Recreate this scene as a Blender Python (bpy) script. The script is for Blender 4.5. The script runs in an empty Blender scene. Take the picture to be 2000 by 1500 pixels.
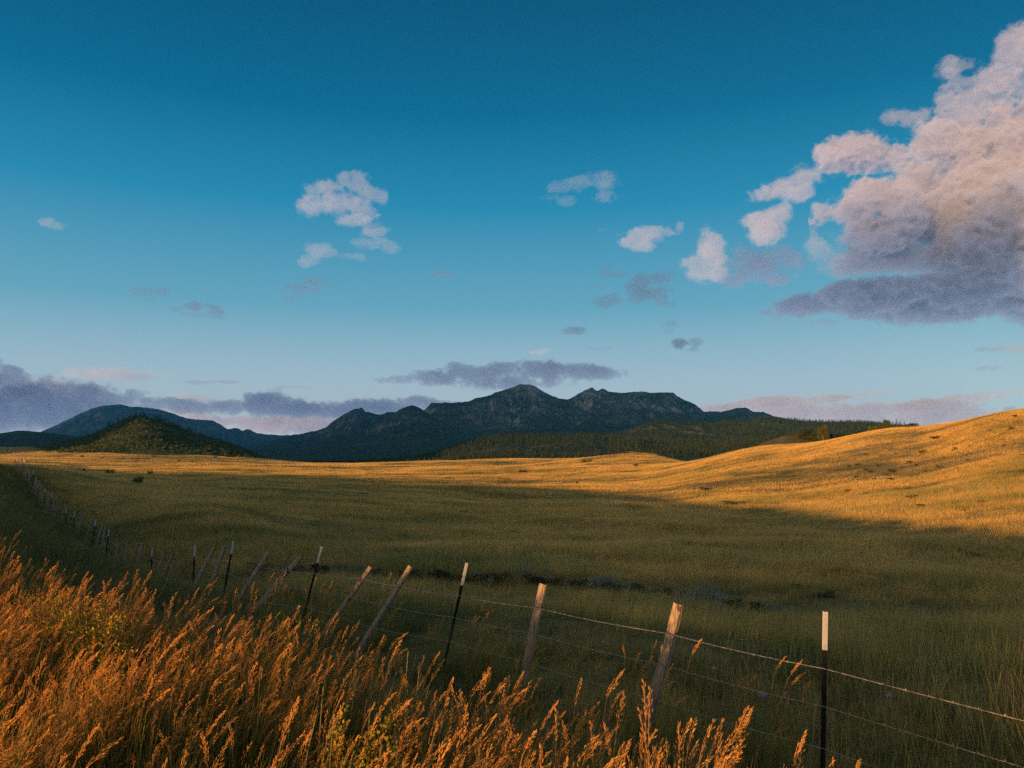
import bpy, math, random
import numpy as np
from mathutils import Vector, Matrix
random.seed(7)
RNG = np.random.default_rng(7)
SC = bpy.context.scene
COL = SC.collection
PI = math.pi

# ------------------------------------------------------------------ camera
F = 1570.0                                   # focal length in photo pixels (photo 2000 wide)
PITCH = math.atan(140 / F)
cam_d = bpy.data.cameras.new('camera')
cam = bpy.data.objects.new('camera', cam_d); COL.objects.link(cam)
cam_d.sensor_width = 36; cam_d.lens = 36 * F / 2000
cam_d.clip_start = 0.05; cam_d.clip_end = 200000
cam.location = (0, 0, 0); cam.rotation_euler = (PI / 2 + PITCH, 0, 0)
SC.camera = cam
CP, SP = math.cos(PITCH), math.sin(PITCH)

def ray(px, py):
    """direction ratios (X/Y, Z/Y) of a sight line"""
    x = (np.asarray(px, float) - 1000) / F; y = (750 - np.asarray(py, float)) / F
    fy = CP - y * SP; fz = SP + y * CP
    return x / fy, fz / fy

# ------------------------------------------------------------------ sun
AZ = math.radians(35); EL = math.atan(0.058)
DX, DY = math.sin(AZ), math.cos(AZ)          # horizontal direction the light travels
def uof(X, Y): return X * DY - Y * DX
def dof(X, Y): return X * DX + Y * DY

# ------------------------------------------------------------------ noise
def _hash(ix, iy, iz, seed):
    h = (ix * 374761393 + iy * 668265263 + iz * 2147483647 + seed * 1274126177) & 0xffffffff
    h = ((h ^ (h >> 13)) * 1274126177) & 0xffffffff
    h = ((h ^ (h >> 16)) * 2246822519) & 0xffffffff
    return ((h ^ (h >> 15)) & 0xffffff) / float(0xffffff)

def noise2(x, y, seed=0):
    ix = np.floor(x).astype(np.int64); iy = np.floor(y).astype(np.int64)
    fx = x - ix; fy = y - iy
    fx = fx * fx * fx * (fx * (fx * 6 - 15) + 10); fy = fy * fy * fy * (fy * (fy * 6 - 15) + 10)
    z = np.zeros_like(ix)
    a = _hash(ix, iy, z, seed); b = _hash(ix + 1, iy, z, seed)
    c = _hash(ix, iy + 1, z, seed); d = _hash(ix + 1, iy + 1, z, seed)
    return (a * (1 - fx) + b * fx) * (1 - fy) + (c * (1 - fx) + d * fx) * fy * 1.0

def noise3(x, y, z, seed=0):
    ix = np.floor(x).astype(np.int64); iy = np.floor(y).astype(np.int64); iz = np.floor(z).astype(np.int64)
    fx = x - ix; fy = y - iy; fz = z - iz
    fx = fx * fx * (3 - 2 * fx); fy = fy * fy * (3 - 2 * fy); fz = fz * fz * (3 - 2 * fz)
    r = 0
    for k in (0, 1):
        a = _hash(ix, iy, iz + k, seed); b = _hash(ix + 1, iy, iz + k, seed)
        c = _hash(ix, iy + 1, iz + k, seed); d = _hash(ix + 1, iy + 1, iz + k, seed)
        r = r + ((a * (1 - fx) + b * fx) * (1 - fy) + (c * (1 - fx) + d * fx) * fy) * (fz if k else 1 - fz)
    return r

def fbm2(x, y, oct=4, seed=0, gain=.5):
    s = 0; a = 1; t = 0
    for o in range(oct):
        s = s + a * (noise2(x, y, seed + o) - .5); t += a
        x = x * 2.03 + 17.1; y = y * 2.03 - 9.3; a *= gain
    return s / t

def ridged2(x, y, oct=5, seed=0):
    s = 0; a = 1; t = 0
    for o in range(oct):
        s = s + a * (1 - np.abs(2 * noise2(x, y, seed + o) - 1)); t += a
        x = x * 2.07 + 7.7; y = y * 2.07 - 3.1; a *= .52
    return s / t

def sstep(a, b, x):
    t = np.clip((x - a) / (b - a), 0, 1)
    return t * t * (3 - 2 * t)

def pchip(xk, yk, x):
    """monotone cubic through (xk, yk), constant outside"""
    xk = np.asarray(xk, float); yk = np.asarray(yk, float)
    h = np.diff(xk); dl = np.diff(yk) / h
    m = np.zeros_like(yk)
    s = dl[:-1] * dl[1:] > 0
    w1 = 2 * h[1:] + h[:-1]; w2 = h[1:] + 2 * h[:-1]
    with np.errstate(divide='ignore', invalid='ignore'):
        mm = (w1 + w2) / (w1 / dl[:-1] + w2 / dl[1:])
    m[1:-1] = np.where(s, mm, 0)
    m[0] = dl[0]; m[-1] = dl[-1]
    x = np.clip(x, xk[0], xk[-1])
    i = np.clip(np.searchsorted(xk, x, side='right') - 1, 0, len(xk) - 2)
    t = (x - xk[i]) / h[i]
    t2 = t * t; t3 = t2 * t
    return ((2 * t3 - 3 * t2 + 1) * yk[i] + (t3 - 2 * t2 + t) * h[i] * m[i]
            + (-2 * t3 + 3 * t2) * yk[i + 1] + (t3 - t2) * h[i] * m[i + 1])

# ------------------------------------------------------------------ terrain
FX0, FK = 7.47, -0.708                        # the fence runs along X = FX0 + FK*Y
ZF_Y = [-20, 3, 6.8, 8.2, 10, 11.5, 14, 16, 18.4, 20.7, 24, 28.7, 33, 36, 43, 49, 55.6, 58.7, 62, 66, 70, 72.4, 76, 80, 90, 120, 300]
ZF_Z = [-2.7, -2.8, -2.9, -2.95, -3.05, -3.05, -3.3, -3.35, -3.55, -3.7, -4.05, -4.6, -4.75, -4.65, -4.4, -4.35, -3.95, -3.7, -3.2, -2.6, -2.15, -1.8, -1.5, -1.3, -1.5, -3.5, -5.5]
def fence_yp(X, Y):
    """Y of the nearest point on the fence line, and the signed distance across it"""
    yp = (Y + FK * (X - FX0)) / (1 + FK * FK)
    n = (X - FX0 - FK * Y) / math.sqrt(1 + FK * FK)
    return yp, n

def col(px, pts):
    """[(depth, photo row)] -> arrays of depth and height along one sight column"""
    Y = np.array([p[0] for p in pts], float)
    s = np.array([ray(px, p[1])[1] for p in pts], float)
    return Y, s * Y
COLS = [
    (-500, [(8, 1180), (30, 1000), (80, 935), (150, 915), (250, 905), (400, 900), (650, 893), (1000, 890)], None),
    (0,    [(8, 1180), (25, 1050), (60, 960), (120, 930), (250, 913), (400, 902), (600, 890), (800, 874)], None),
    (200,  [(9, 1180), (25, 1075), (50, 985), (100, 946), (250, 922), (400, 911), (560, 893), (720, 876)], None),
    (400,  [(11, 1160), (26, 1110), (50, 1000), (100, 953), (250, 924), (400, 912), (580, 895), (760, 880)], None),
    (620,  [(12, 1170), (26, 1125), (50, 1030), (100, 965), (230, 930), (400, 914), (620, 906.5), (760, 905.5)], 760),
    (850,  [(12, 1200), (26, 1140), (49, 1045), (95, 985), (170, 948), (230, 935), (380, 913), (600, 899)], 600),
    (1000, [(12, 1230), (26, 1150), (49, 1050), (86, 1000), (150, 962), (175, 953), (330, 920), (550, 897)], 550),
    (1250, [(11, 1250), (25, 1165), (49, 1057), (85, 1003), (140, 967), (210, 938), (330, 910), (450, 884)], 450),
    (1500, [(10, 1290), (23, 1195), (35, 1105), (50, 1058), (90, 1003), (125, 955), (180, 905), (265, 868)], 265),
    (1750, [(9, 1330), (20, 1215), (35, 1105), (58, 1043), (78, 995), (120, 930), (170, 868), (230, 833)], 230),
    (2000, [(8, 1360), (20, 1210), (35, 1110), (48, 1063), (65, 1000), (95, 925), (135, 850), (190, 786)], 190),
    (2500, [(8, 1360), (20, 1205), (35, 1100), (48, 1045), (65, 965), (95, 865), (135, 770), (180, 700)], 180),
]
LY = np.log(np.array([6, 8, 10, 12, 15, 19, 24, 29, 36, 45, 56, 70, 88, 110, 140, 175, 220, 275, 345, 430, 540, 680, 850, 1100, 1500, 2200, 4000, 30000.]))
_tab = []
for px, pts, crest in COLS:
    Y, Z = col(px, pts)
    Yg = np.exp(LY)
    z = pchip(Y, Z, Yg)
    last = Y[-1]; zl = Z[-1]
    if crest:                                  # behind the crest the land falls into the valley
        fall = np.maximum(Yg - last, 0)
        z = np.where(Yg > last, np.maximum(zl - fall * 0.05 - fall * fall * .0004, -45), z)
    else:
        z = np.where(Yg > last, zl + (Yg - last) * .008, z)
        z = np.where(Yg > 1300, np.maximum(-45, zl - (Yg - 1300) * .04), z)
    _tab.append(z)
TAB = np.array(_tab)
TAN = np.array([(c[0] - 1000) / F for c in COLS])

def meadow(X, Y):
    Yc = np.maximum(Y, 6.0)
    a = np.clip(X / Yc, TAN[0], TAN[-1])
    ly = np.clip(np.log(Yc), LY[0], LY[-1])
    i = np.clip(np.searchsorted(TAN, a, side='right') - 1, 0, len(TAN) - 2)
    ta = (a - TAN[i]) / (TAN[i + 1] - TAN[i]); ta = ta * .5 + .5 * ta * ta * (3 - 2 * ta)
    j = np.clip(np.searchsorted(LY, ly, side='right') - 1, 0, len(LY) - 2)
    tb = (ly - LY[j]) / (LY[j + 1] - LY[j])
    def row(k):                                # Catmull-Rom along depth
        p0 = TAB[k, np.maximum(j - 1, 0)]; p1 = TAB[k, j]; p2 = TAB[k, j + 1]; p3 = TAB[k, np.minimum(j + 2, len(LY) - 1)]
        return p1 + .5 * tb * (p2 - p0 + tb * (2 * p0 - 5 * p1 + 4 * p2 - p3 + tb * (3 * (p1 - p2) + p3 - p0)))
    return row(i) * (1 - ta) + row(i + 1) * ta

DITCH = [(-12, 27.5), (-8, 27), (-2.5, 27), (2.5, 26.2), (5.5, 24), (8, 22), (11, 21.5), (15, 22.5)]
def ditch_dist(X, Y):
    yd = np.interp(X, [p[0] for p in DITCH], [p[1] for p in DITCH]) + .5 * fbm2(X * .35, X * 0, 2, 91)
    return Y - yd

def ground_z(X, Y):
    X = np.asarray(X, float); Y = np.asarray(Y, float)
    yp, n = fence_yp(X, Y)
    zf = pchip(ZF_Y, ZF_Z, yp)
    zr = pchip([-30, 2, 8, 14, 20, 40, 80, 160], [-2.45, -2.45, -2.45, -2.4, -2.2, -1.6, -.9, -1.5], yp)
    t = np.clip((n + 6.6) / 6.6, 0, 1)
    conc = t ** 1.15; conv = t ** 1.5
    w = sstep(9, 24, yp)
    bank = zr + (zf - zr) * (conc * (1 - w) + conv * w)
    zm = meadow(X, Y)
    k = sstep(0, 1, n / (3 + .12 * np.clip(yp, 0, 200)))
    z = np.where(n < 0, bank, zf * (1 - k) + zm * k)
    far = sstep(85, 140, yp)                   # past the end of the fence the meadow takes over
    z = z * (1 - far) + zm * far
    r = np.hypot(X, Y)
    # hummocks and swells
    z = z + .10 * fbm2(X / 2.3, Y / 2.3, 3, 5) * sstep(2, 9, r) * (1 - sstep(150, 300, r))
    z = z + .85 * fbm2(X / 13., Y / 9., 3, 15) * sstep(14, 40, r) * (1 - .9 * sstep(45, 75, r) * sstep(.16, .3, X / np.maximum(Y, 5))) * sstep(2, 12, n)
    z = z + (2.9 - 2.5 * sstep(.05, .28, X / np.maximum(Y, 5))) * fbm2(X / 60., Y / 40., 3, 25) * sstep(90, 220, r) * (1 - .6 * sstep(300, 600, r)) * sstep(2, 40, n)
    z = z + 1.0 * fbm2(X / 34. + 3.7, Y / 19. + 1.3, 3, 19) * sstep(34, 60, r) * (1 - .9 * sstep(50, 80, r) * sstep(.16, .3, X / np.maximum(Y, 5))) * (1 - sstep(150, 260, r)) * sstep(3, 16, n)
    z = z - .9 * np.exp(-((X - 31) / 14) ** 2 - ((Y - 37) / 5.5) ** 2)          # lush hollow below the hill
    dd = ditch_dist(X, Y)
    inx = sstep(-13, -9, X) * (1 - sstep(11, 15, X))
    z = z - .55 * np.exp(-(dd / 1.1) ** 2) * inx
    # behind the camera: level road shoulder, then open country
    back = sstep(4, -25, Y)
    zb = -1.7 - 1.5 * sstep(10, 60, r) - 12 * sstep(200, 900, r) - 30 * sstep(900, 4000, r) + .6 * fbm2(X / 40., Y / 40., 3, 35)
    z = z * (1 - back) + zb * back
    return z

# ------------------------------------------------------------------ object helpers
def mesh_obj(name, verts, faces, mats=(), parent=None, smooth=False, fmat=None, link=True):
    me = bpy.data.meshes.new(name)
    verts = np.asarray(verts, dtype=np.float32).reshape(-1, 3)
    if isinstance(faces, np.ndarray) and faces.ndim == 2:
        nf, k = faces.shape
        me.vertices.add(len(verts)); me.vertices.foreach_set('co', verts.ravel())
        me.loops.add(nf * k); me.polygons.add(nf)
        me.loops.foreach_set('vertex_index', faces.astype(np.int32).ravel())
        me.polygons.foreach_set('loop_start', np.arange(nf, dtype=np.int32) * k)
        me.update(calc_edges=True)
    else:
        me.from_pydata([tuple(map(float, v)) for v in verts], [], [tuple(map(int, f)) for f in faces])
    for m in mats: me.materials.append(m)
    if fmat is not None: me.polygons.foreach_set('material_index', np.asarray(fmat, dtype=np.int32))
    if smooth: me.polygons.foreach_set('use_smooth', np.ones(len(me.polygons), dtype=bool))
    me.update()
    o = bpy.data.objects.new(name, me)
    if link: COL.objects.link(o)
    if parent is not None: o.parent = parent
    return o

def tag(o, label=None, cat=None, group=None, kind=None):
    if label: o['label'] = label
    if cat: o['category'] = cat
    if group: o['group'] = group
    if kind: o['kind'] = kind
    return o

def empty(name, loc=(0, 0, 0)):
    o = bpy.data.objects.new(name, None); COL.objects.link(o); o.location = loc
    o.empty_display_size = .2
    return o

def grid_faces(nr, nc, wrap=False):
    i = np.arange(nr - 1)[:, None]; j = np.arange(nc if wrap else nc - 1)[None, :]
    a = i * nc + j; b = i * nc + (j + 1) % nc; c = (i + 1) * nc + (j + 1) % nc; d = (i + 1) * nc + j
    return np.stack([a, b, c, d], -1).reshape(-1, 4)

# ------------------------------------------------------------------ materials
class NT:
    def __init__(s, name):
        s.m = bpy.data.materials.new(name); s.m.use_nodes = True
        s.t = s.m.node_tree; s.t.nodes.clear()
        s.out = s.t.nodes.new('ShaderNodeOutputMaterial')
    def n(s, typ, **kw):
        nd = s.t.nodes.new(typ)
        for k, v in kw.items():
            if k.startswith('i_'):
                key = k[2:]
                key = int(key) if key.isdigit() else key.replace('_', ' ')
                if isinstance(v, bpy.types.NodeSocket): s.t.links.new(v, nd.inputs[key])
                else: nd.inputs[key].default_value = v
            else: setattr(nd, k, v)
        return nd
    def l(s, a, b): s.t.links.new(a, b)
    def noise(s, vec, scale, detail=3, rough=.5, w=None):
        nd = s.n('ShaderNodeTexNoise'); nd.inputs['Scale'].default_value = scale
        nd.inputs['Detail'].default_value = detail; nd.inputs['Roughness'].default_value = rough
        if vec is not None: s.l(vec, nd.inputs['Vector'])
        return nd.outputs['Fac']
    def ramp(s, fac, stops, interp='LINEAR'):
        nd = s.n('ShaderNodeValToRGB'); s.l(fac, nd.inputs['Fac'])
        r = nd.color_ramp; r.interpolation = interp
        while len(r.elements) < len(stops): r.elements.new(.5)
        for e, (p, c) in zip(r.elements, stops):
            e.position = p; e.color = (c if len(c) == 4 else (*c, 1)) if hasattr(c, '__len__') else (c, c, c, 1)
        return nd.outputs['Color']
    def mix(s, fac, a, b, blend='MIX'):
        nd = s.n('ShaderNodeMix', data_type='RGBA', blend_type=blend)
        for v, k in ((fac, 0), (a, 6), (b, 7)):
            if isinstance(v, bpy.types.NodeSocket): s.l(v, nd.inputs[k])
            else: nd.inputs[k].default_value = v if k == 0 else (*v, 1)
        return nd.outputs[2]
    def math(s, op, a, b=0.0):
        nd = s.n('ShaderNodeMath', operation=op)
        for k, v in enumerate((a, b)):
            if isinstance(v, bpy.types.NodeSocket): s.l(v, nd.inputs[k])
            else: nd.inputs[k].default_value = v
        return nd.outputs[0]
    def pos(s, sc=(1, 1, 1)):
        g = s.n('ShaderNodeNewGeometry')
        if sc == (1, 1, 1): return g.outputs['Position']
        m = s.n('ShaderNodeVectorMath', operation='MULTIPLY'); s.l(g.outputs['Position'], m.inputs[0]); m.inputs[1].default_value = sc
        return m.outputs[0]
    def finish(s, color, rough=.9, spec=.1, normal=None, transl=0.0, tcol=None):
        b = s.n('ShaderNodeBsdfPrincipled')
        if isinstance(color, bpy.types.NodeSocket): s.l(color, b.inputs['Base Color'])
        else: b.inputs['Base Color'].default_value = (*color, 1)
        b.inputs['Roughness'].default_value = rough; b.inputs['Specular IOR Level'].default_value = spec
        if normal is not None: s.l(normal, b.inputs['Normal'])
        sh = b.outputs[0]
        if transl > 0:
            t = s.n('ShaderNodeBsdfTranslucent')
            c = tcol if tcol is not None else color
            if isinstance(c, bpy.types.NodeSocket): s.l(c, t.inputs['Color'])
            else: t.inputs['Color'].default_value = (*c, 1)
            mx = s.n('ShaderNodeMixShader'); mx.inputs[0].default_value = transl
            s.l(sh, mx.inputs[1]); s.l(t.outputs[0], mx.inputs[2]); sh = mx.outputs[0]
        s.l(sh, s.out.inputs['Surface'])
        return s.m
    def bump(s, h, strength=.5, dist=1.0):
        b = s.n('ShaderNodeBump'); b.inputs['Strength'].default_value = strength; b.inputs['Distance'].default_value = dist
        s.l(h, b.inputs['Height']); return b.outputs[0]

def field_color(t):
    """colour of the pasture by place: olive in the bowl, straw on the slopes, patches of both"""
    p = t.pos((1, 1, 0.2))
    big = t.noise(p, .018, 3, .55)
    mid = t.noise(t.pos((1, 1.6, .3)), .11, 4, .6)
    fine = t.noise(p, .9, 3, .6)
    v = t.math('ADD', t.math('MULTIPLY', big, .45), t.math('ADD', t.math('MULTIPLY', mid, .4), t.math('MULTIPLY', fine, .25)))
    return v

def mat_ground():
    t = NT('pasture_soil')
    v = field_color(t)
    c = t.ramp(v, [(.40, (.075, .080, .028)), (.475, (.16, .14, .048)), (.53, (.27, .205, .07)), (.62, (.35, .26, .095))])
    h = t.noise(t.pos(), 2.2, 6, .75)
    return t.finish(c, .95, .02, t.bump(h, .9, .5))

def mat_blade(name, base, mid, tip, transl=.25, var=.35, spec=.15, by_place=True):
    t = NT(name)
    a = t.n('ShaderNodeAttribute', attribute_name='along')
    rnd = t.n('ShaderNodeObjectInfo').outputs['Random']
    c = t.ramp(a.outputs['Fac'], [(0, base), (.5, mid), (1, tip)])
    if by_place:
        v = field_color(t)
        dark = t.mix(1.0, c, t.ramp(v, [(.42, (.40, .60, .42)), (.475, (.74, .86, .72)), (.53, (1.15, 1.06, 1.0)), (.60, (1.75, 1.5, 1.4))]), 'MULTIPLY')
        c = dark
    k = t.n('ShaderNodeMapRange'); t.l(rnd, k.inputs[0]); k.inputs[3].default_value = 1 - var; k.inputs[4].default_value = 1 + var
    hs = t.n('ShaderNodeHueSaturation'); t.l(c, hs.inputs['Color']); t.l(k.outputs[0], hs.inputs['Value'])
    return t.finish(hs.outputs[0], .7, spec, None, transl)

def mat_wood():
    t = NT('weathered_wood')
    tc = t.n('ShaderNodeTexCoord').outputs['Object']
    m = t.n('ShaderNodeMapping'); t.l(tc, m.inputs[0]); m.inputs['Scale'].default_value = (60, 60, 3)
    g = t.noise(m.outputs[0], 1, 5, .65)
    m2 = t.n('ShaderNodeMapping'); t.l(tc, m2.inputs[0]); m2.inputs['Scale'].default_value = (9, 9, 3.5)
    k = t.noise(m2.outputs[0], 1, 3, .5)
    c = t.ramp(g, [(.30, (.075, .052, .038)), (.48, (.22, .16, .112)), (.66, (.36, .275, .19))])
    c = t.mix(t.math('GREATER_THAN', k, .66), c, (.08, .05, .035))
    return t.finish(c, .85, .1, t.bump(g, .6, .006))

def mat_plain(name, c, rough=.6, spec=.3, metal=0, scale=30, var=.3):
    t = NT(name)
    tc = t.n('ShaderNodeTexCoord').outputs['Object']
    f = t.noise(tc, scale, 4, .6)
    col = t.ramp(f, [(.3, tuple(x * (1 - var) for x in c)), (.7, tuple(min(1, x * (1 + var)) for x in c))])
    m = t.finish(col, rough, spec)
    m.node_tree.nodes['Principled BSDF'].inputs['Metallic'].default_value = metal
    return m

def mat_mountain(name, rock, scrub, forest, sc, lo=.44, hi=.6, rough_bump=.6, bump_d=30, peak=None):
    """forest and scrub in patches; bare rock breaks out where the ground is steep"""
    t = NT(name)
    p = t.pos((1, 1, 1.4))
    f = t.noise(p, sc, 8, .65)
    f2 = t.noise(p, sc * 5, 6, .7)
    f3 = t.noise(t.pos((1, 1, .35)), sc * 14, 4, .7)
    g = t.n('ShaderNodeNewGeometry'); sp = t.n('ShaderNodeSeparateXYZ'); t.l(g.outputs['True Normal'], sp.inputs[0])
    steep = t.math('SUBTRACT', 1.0, t.math('ABSOLUTE', sp.outputs['Z']))
    v = t.math('ADD', t.math('ADD', t.math('MULTIPLY', f, .62), t.math('MULTIPLY', f2, .32)), t.math('ADD', t.math('MULTIPLY', f3, .16), t.math('MULTIPLY', steep, .55)))
    v = t.math('SUBTRACT', v, .14)
    if peak:                                   # bare rock above the tree line
        sz = t.n('ShaderNodeSeparateXYZ'); t.l(t.pos(), sz.inputs[0])
        hz = t.n('ShaderNodeMapRange'); t.l(sz.outputs['Z'], hz.inputs[0]); hz.inputs[1].default_value = peak[0]; hz.inputs[2].default_value = peak[1]; hz.inputs[3].default_value = 0; hz.inputs[4].default_value = .26
        v = t.math('ADD', v, hz.outputs[0])
    c = t.ramp(v, [(lo, forest), ((lo + hi) / 2 - .01, scrub), (hi, rock)])
    c = t.mix(1.0, c, t.ramp(f3, [(.3, .55), (.7, 1.4)]), 'MULTIPLY')
    return t.finish(c, .95, .02, t.bump(f2, rough_bump, bump_d))

# ================================================================== SETTING
# ------------------------------------------------------------------ ground sheet
def build_ground():
    r = np.concatenate([[0.0], np.geomspace(.6, 12700, 330)])
    fine = np.radians(np.arange(-44, 44.01, .125)); coarse = np.radians(np.arange(48, 312, 4))
    ph = np.concatenate([fine, coarse])
    R, P = np.meshgrid(r, ph, indexing='ij')
    R = R * (1 - .68 * sstep(50, 120, np.degrees(np.abs((P + PI) % (2 * PI) - PI))) * sstep(1500, 4000, R))
    X = R * np.sin(P); Y = R * np.cos(P)
    Z = ground_z(X, Y)
    o = mesh_obj('ground', np.stack([X, Y, Z], -1), grid_faces(len(r), len(ph), True), [mat_ground()], smooth=True)
    tag(o, kind='structure')
build_ground()

# ------------------------------------------------------------------ mountains and hills
SURF = {}
def land(name, sky, yc, yf, foot, yback, mat, seed, spur=.25, spur_w=260., rough=.6, step=2.0, rows=70, gpow=1.35, jag=.5, backdrop=.5):
    """a hill or range whose crest stands at depth yc, with its own front slope down to yf and a back slope to yback"""
    px = np.arange(sky[0][0], sky[-1][0] + .01, step)
    crest_px = pchip([p[0] for p in sky], [p[1] for p in sky], px)
    a, sc_ = ray(px, crest_px)
    wob = fbm2(px / 90., px * 0 + seed, 3, seed) * .12
    Yc = yc * (1 + wob)
    zc = sc_ * Yc
    zc = zc + Yc / F * jag * 2 * fbm2(px / 7., px * 0 + 3.3, 3, seed + 4)
    fpx = np.interp(px, [p[0] for p in foot], [p[1] for p in foot])
    _, sf = ray(px, fpx)
    v = np.concatenate([np.linspace(0, 1, rows) ** .8, 1 + np.linspace(.06, 1, 16)])
    V, A = np.meshgrid(v, a, indexing='ij')
    zf = sf * yf
    Yfr = yf + (Yc[None, :] - yf) * np.clip(V, 0, 1)
    Y = np.where(V <= 1, Yfr, Yc[None, :] + (yback - yc) * (V - 1))
    X = A * np.where(V <= 1, Y, Y)
    up = np.clip(V, 0, 1) ** gpow
    Z = zf[None, :] + (zc - zf)[None, :] * up
    crag_w = spur_w * .22
    h = np.maximum((zc - zf), 1)[None, :]
    win = np.clip(V, 0, 1) * np.clip((1 - V) * 5, 0, 1)
    wx = X + spur_w * .6 * fbm2(X / spur_w, Y / spur_w, 3, seed + 8)
    rg = ridged2(wx / spur_w, Y / (spur_w * 2.6), 5, seed + 1)
    Z = Z + h * spur * (rg - .62) * win + h * spur * .35 * rough * fbm2(X / spur_w * 3, Y / spur_w * 3, 4, seed + 2) * win
    Z = Z + h * spur * .55 * (ridged2(X / crag_w, Y / (crag_w * 1.8), 4, seed + 6) - .62) * win ** .7
    back = np.clip(V - 1, 0, 1)
    Z = np.where(V > 1, zc[None, :] - (zc[None, :] + 60) * (back ** 1.2) * backdrop * 2 * .5, Z)
    o = mesh_obj(name, np.stack([X, Y, Z], -1), grid_faces(len(v), len(a)), [mat], smooth=True)
    tag(o, kind='structure')
    SURF[name if name not in SURF else o.name] = (X, Y, Z, rows)
    return o, (X[:rows], Y[:rows], Z[:rows])

m_far = mat_mountain('far_mountain', (.13, .12, .11), (.06, .07, .06), (.035, .05, .04), .0016)
m_main = mat_mountain('mountain_rock', (.30, .24, .20), (.075, .075, .055), (.022, .034, .026), .0022, .46, .76, .8, 45, (430, 540))
m_apron = mat_mountain('bench_scrub', (.16, .135, .085), (.07, .075, .045), (.024, .036, .024), .006, .44, .62, .7, 12)
m_hill = mat_mountain('forest_floor', (.15, .13, .07), (.085, .085, .04), (.03, .042, .022), .012, .42, .62, .7, 6)
m_butte = mat_mountain('butte_scrub', (.15, .135, .07), (.08, .092, .036), (.036, .054, .025), .03, .40, .66, .8, 3)
m_knoll = mat_mountain('knoll_grass', (.24, .19, .08), (.18, .14, .055), (.10, .09, .035), .05, .36, .6, .6, 1)

land('mountains', [(60, 850), (85, 841), (140, 816), (185, 796), (210, 791.5), (235, 790), (255, 794), (290, 796), (330, 805), (372, 818), (412, 820.5), (432, 830), (446, 838.5), (462, 835.5), (473, 841), (483, 838), (500, 845), (530, 849), (560, 850), (600, 850), (660, 856)],
     10500, 6500, [(0, 884), (700, 888)], 12400, m_far, 31, .30, 700., step=1.6, rows=110, jag=1.1)
land('mountains', [(430, 884), (500, 872), (545, 857), (567, 850.5), (590, 846.5), (630, 837), (662, 815), (690, 800.5), (705, 796.5), (716, 804), (741, 809), (765, 804), (800, 806), (828, 801), (845, 787.5), (890, 786), (915, 783), (930, 778), (950, 774), (970, 766), (1000, 756.5), (1012, 752), (1025, 750), (1040, 753), (1060, 764), (1085, 775.5), (1105, 780), (1130, 769), (1148, 760), (1156, 757), (1166, 763), (1178, 759.5), (1190, 764.5), (1215, 767), (1240, 765), (1258, 764.5), (1272, 767.5), (1295, 766.5), (1312, 766.5), (1323, 773), (1335, 780), (1352, 787), (1366, 796), (1376, 804), (1400, 804), (1425, 801), (1445, 796), (1460, 798), (1474, 804.5), (1490, 805), (1510, 812), (1560, 822), (1640, 830), (1760, 845)],
     6300, 3300, [(400, 890), (1000, 872), (1800, 872)], 9500, m_main, 47, .40, 420., step=1.3, rows=150, gpow=1.5, jag=1.6)
land('mountains', [(560, 878), (625, 861), (700, 842), (742, 825), (770, 806), (790, 796), (806, 792), (820, 797), (835, 807), (870, 826), (930, 838), (1010, 840), (1080, 842), (1150, 845)],
     4700, 2900, [(500, 893), (1200, 878)], 6000, m_main, 53, .34, 260., step=1.5, rows=90, gpow=1.25)
land('hills', [(440, 888), (500, 880), (600, 870), (700, 866), (800, 859), (900, 849), (990, 838), (1060, 839), (1150, 836), (1220, 832), (1300, 824), (1400, 818), (1500, 818), (1600, 826), (1700, 836), (1800, 846)],
     3300, 2000, [(400, 905), (1000, 893), (1900, 880)], 4200, m_apron, 61, .25, 200., step=1.6, rows=80, gpow=1.15)
hill_b, S_B = land('hills', [(1060, 884), (1110, 866), (1165, 848), (1200, 844), (1235, 835), (1270, 824), (1294, 819.5), (1319, 822), (1345, 826), (1380, 828), (1427, 822), (1462, 817.5), (1500, 817), (1550, 820.5), (1600, 823.5), (1650, 824), (1700, 826), (1750, 832), (1800, 838), (1900, 850)],
     2000, 1250, [(1000, 900), (2000, 885)], 2600, m_hill, 71, .22, 110., step=1.6, rows=80, gpow=1.05)
hill_a, S_A = land('hills', [(700, 905), (800, 894), (850, 885), (900, 869), (950, 855), (997, 848), (1046, 850), (1095, 852), (1130, 851), (1200, 854), (1300, 861), (1400, 862), (1500, 858), (1600, 852), (1700, 852), (1800, 856)],
     1350, 800, [(600, 915), (1250, 902), (1900, 890)], 1700, m_hill, 83, .24, 80., step=1.6, rows=80, gpow=1.05)
land('hills', [(-120, 850), (-40, 849), (0, 846), (40, 841), (70, 843), (100, 846), (150, 853), (200, 866), (260, 882)],
     2400, 1300, [(-200, 900), (300, 900)], 3000, m_far, 89, .2, 160., step=2)
butte, S_BUTTE = land('hills', [(-60, 894), (0, 889), (50, 880), (100, 869), (150, 858), (180, 850), (210, 837), (240, 824), (260, 817), (280, 815), (294, 819), (316, 825), (340, 833), (370, 845), (400, 853), (440, 865), (470, 875), (492, 885), (530, 898)],
     850, 600, [(-100, 899), (300, 889), (560, 904)], 1100, m_butte, 97, .20, 38., step=1.6, rows=70, gpow=1.0, jag=.3)
land('hills', [(1470, 874), (1495, 863), (1515, 856.5), (1540, 850), (1570, 850), (1600, 854), (1650, 853), (1700, 852), (1750, 848), (1800, 850)],
     400, 300, [(1400, 890), (1900, 880)], 480, m_knoll, 101, .1, 20., step=2, rows=40, gpow=1.0, jag=.4)

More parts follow.
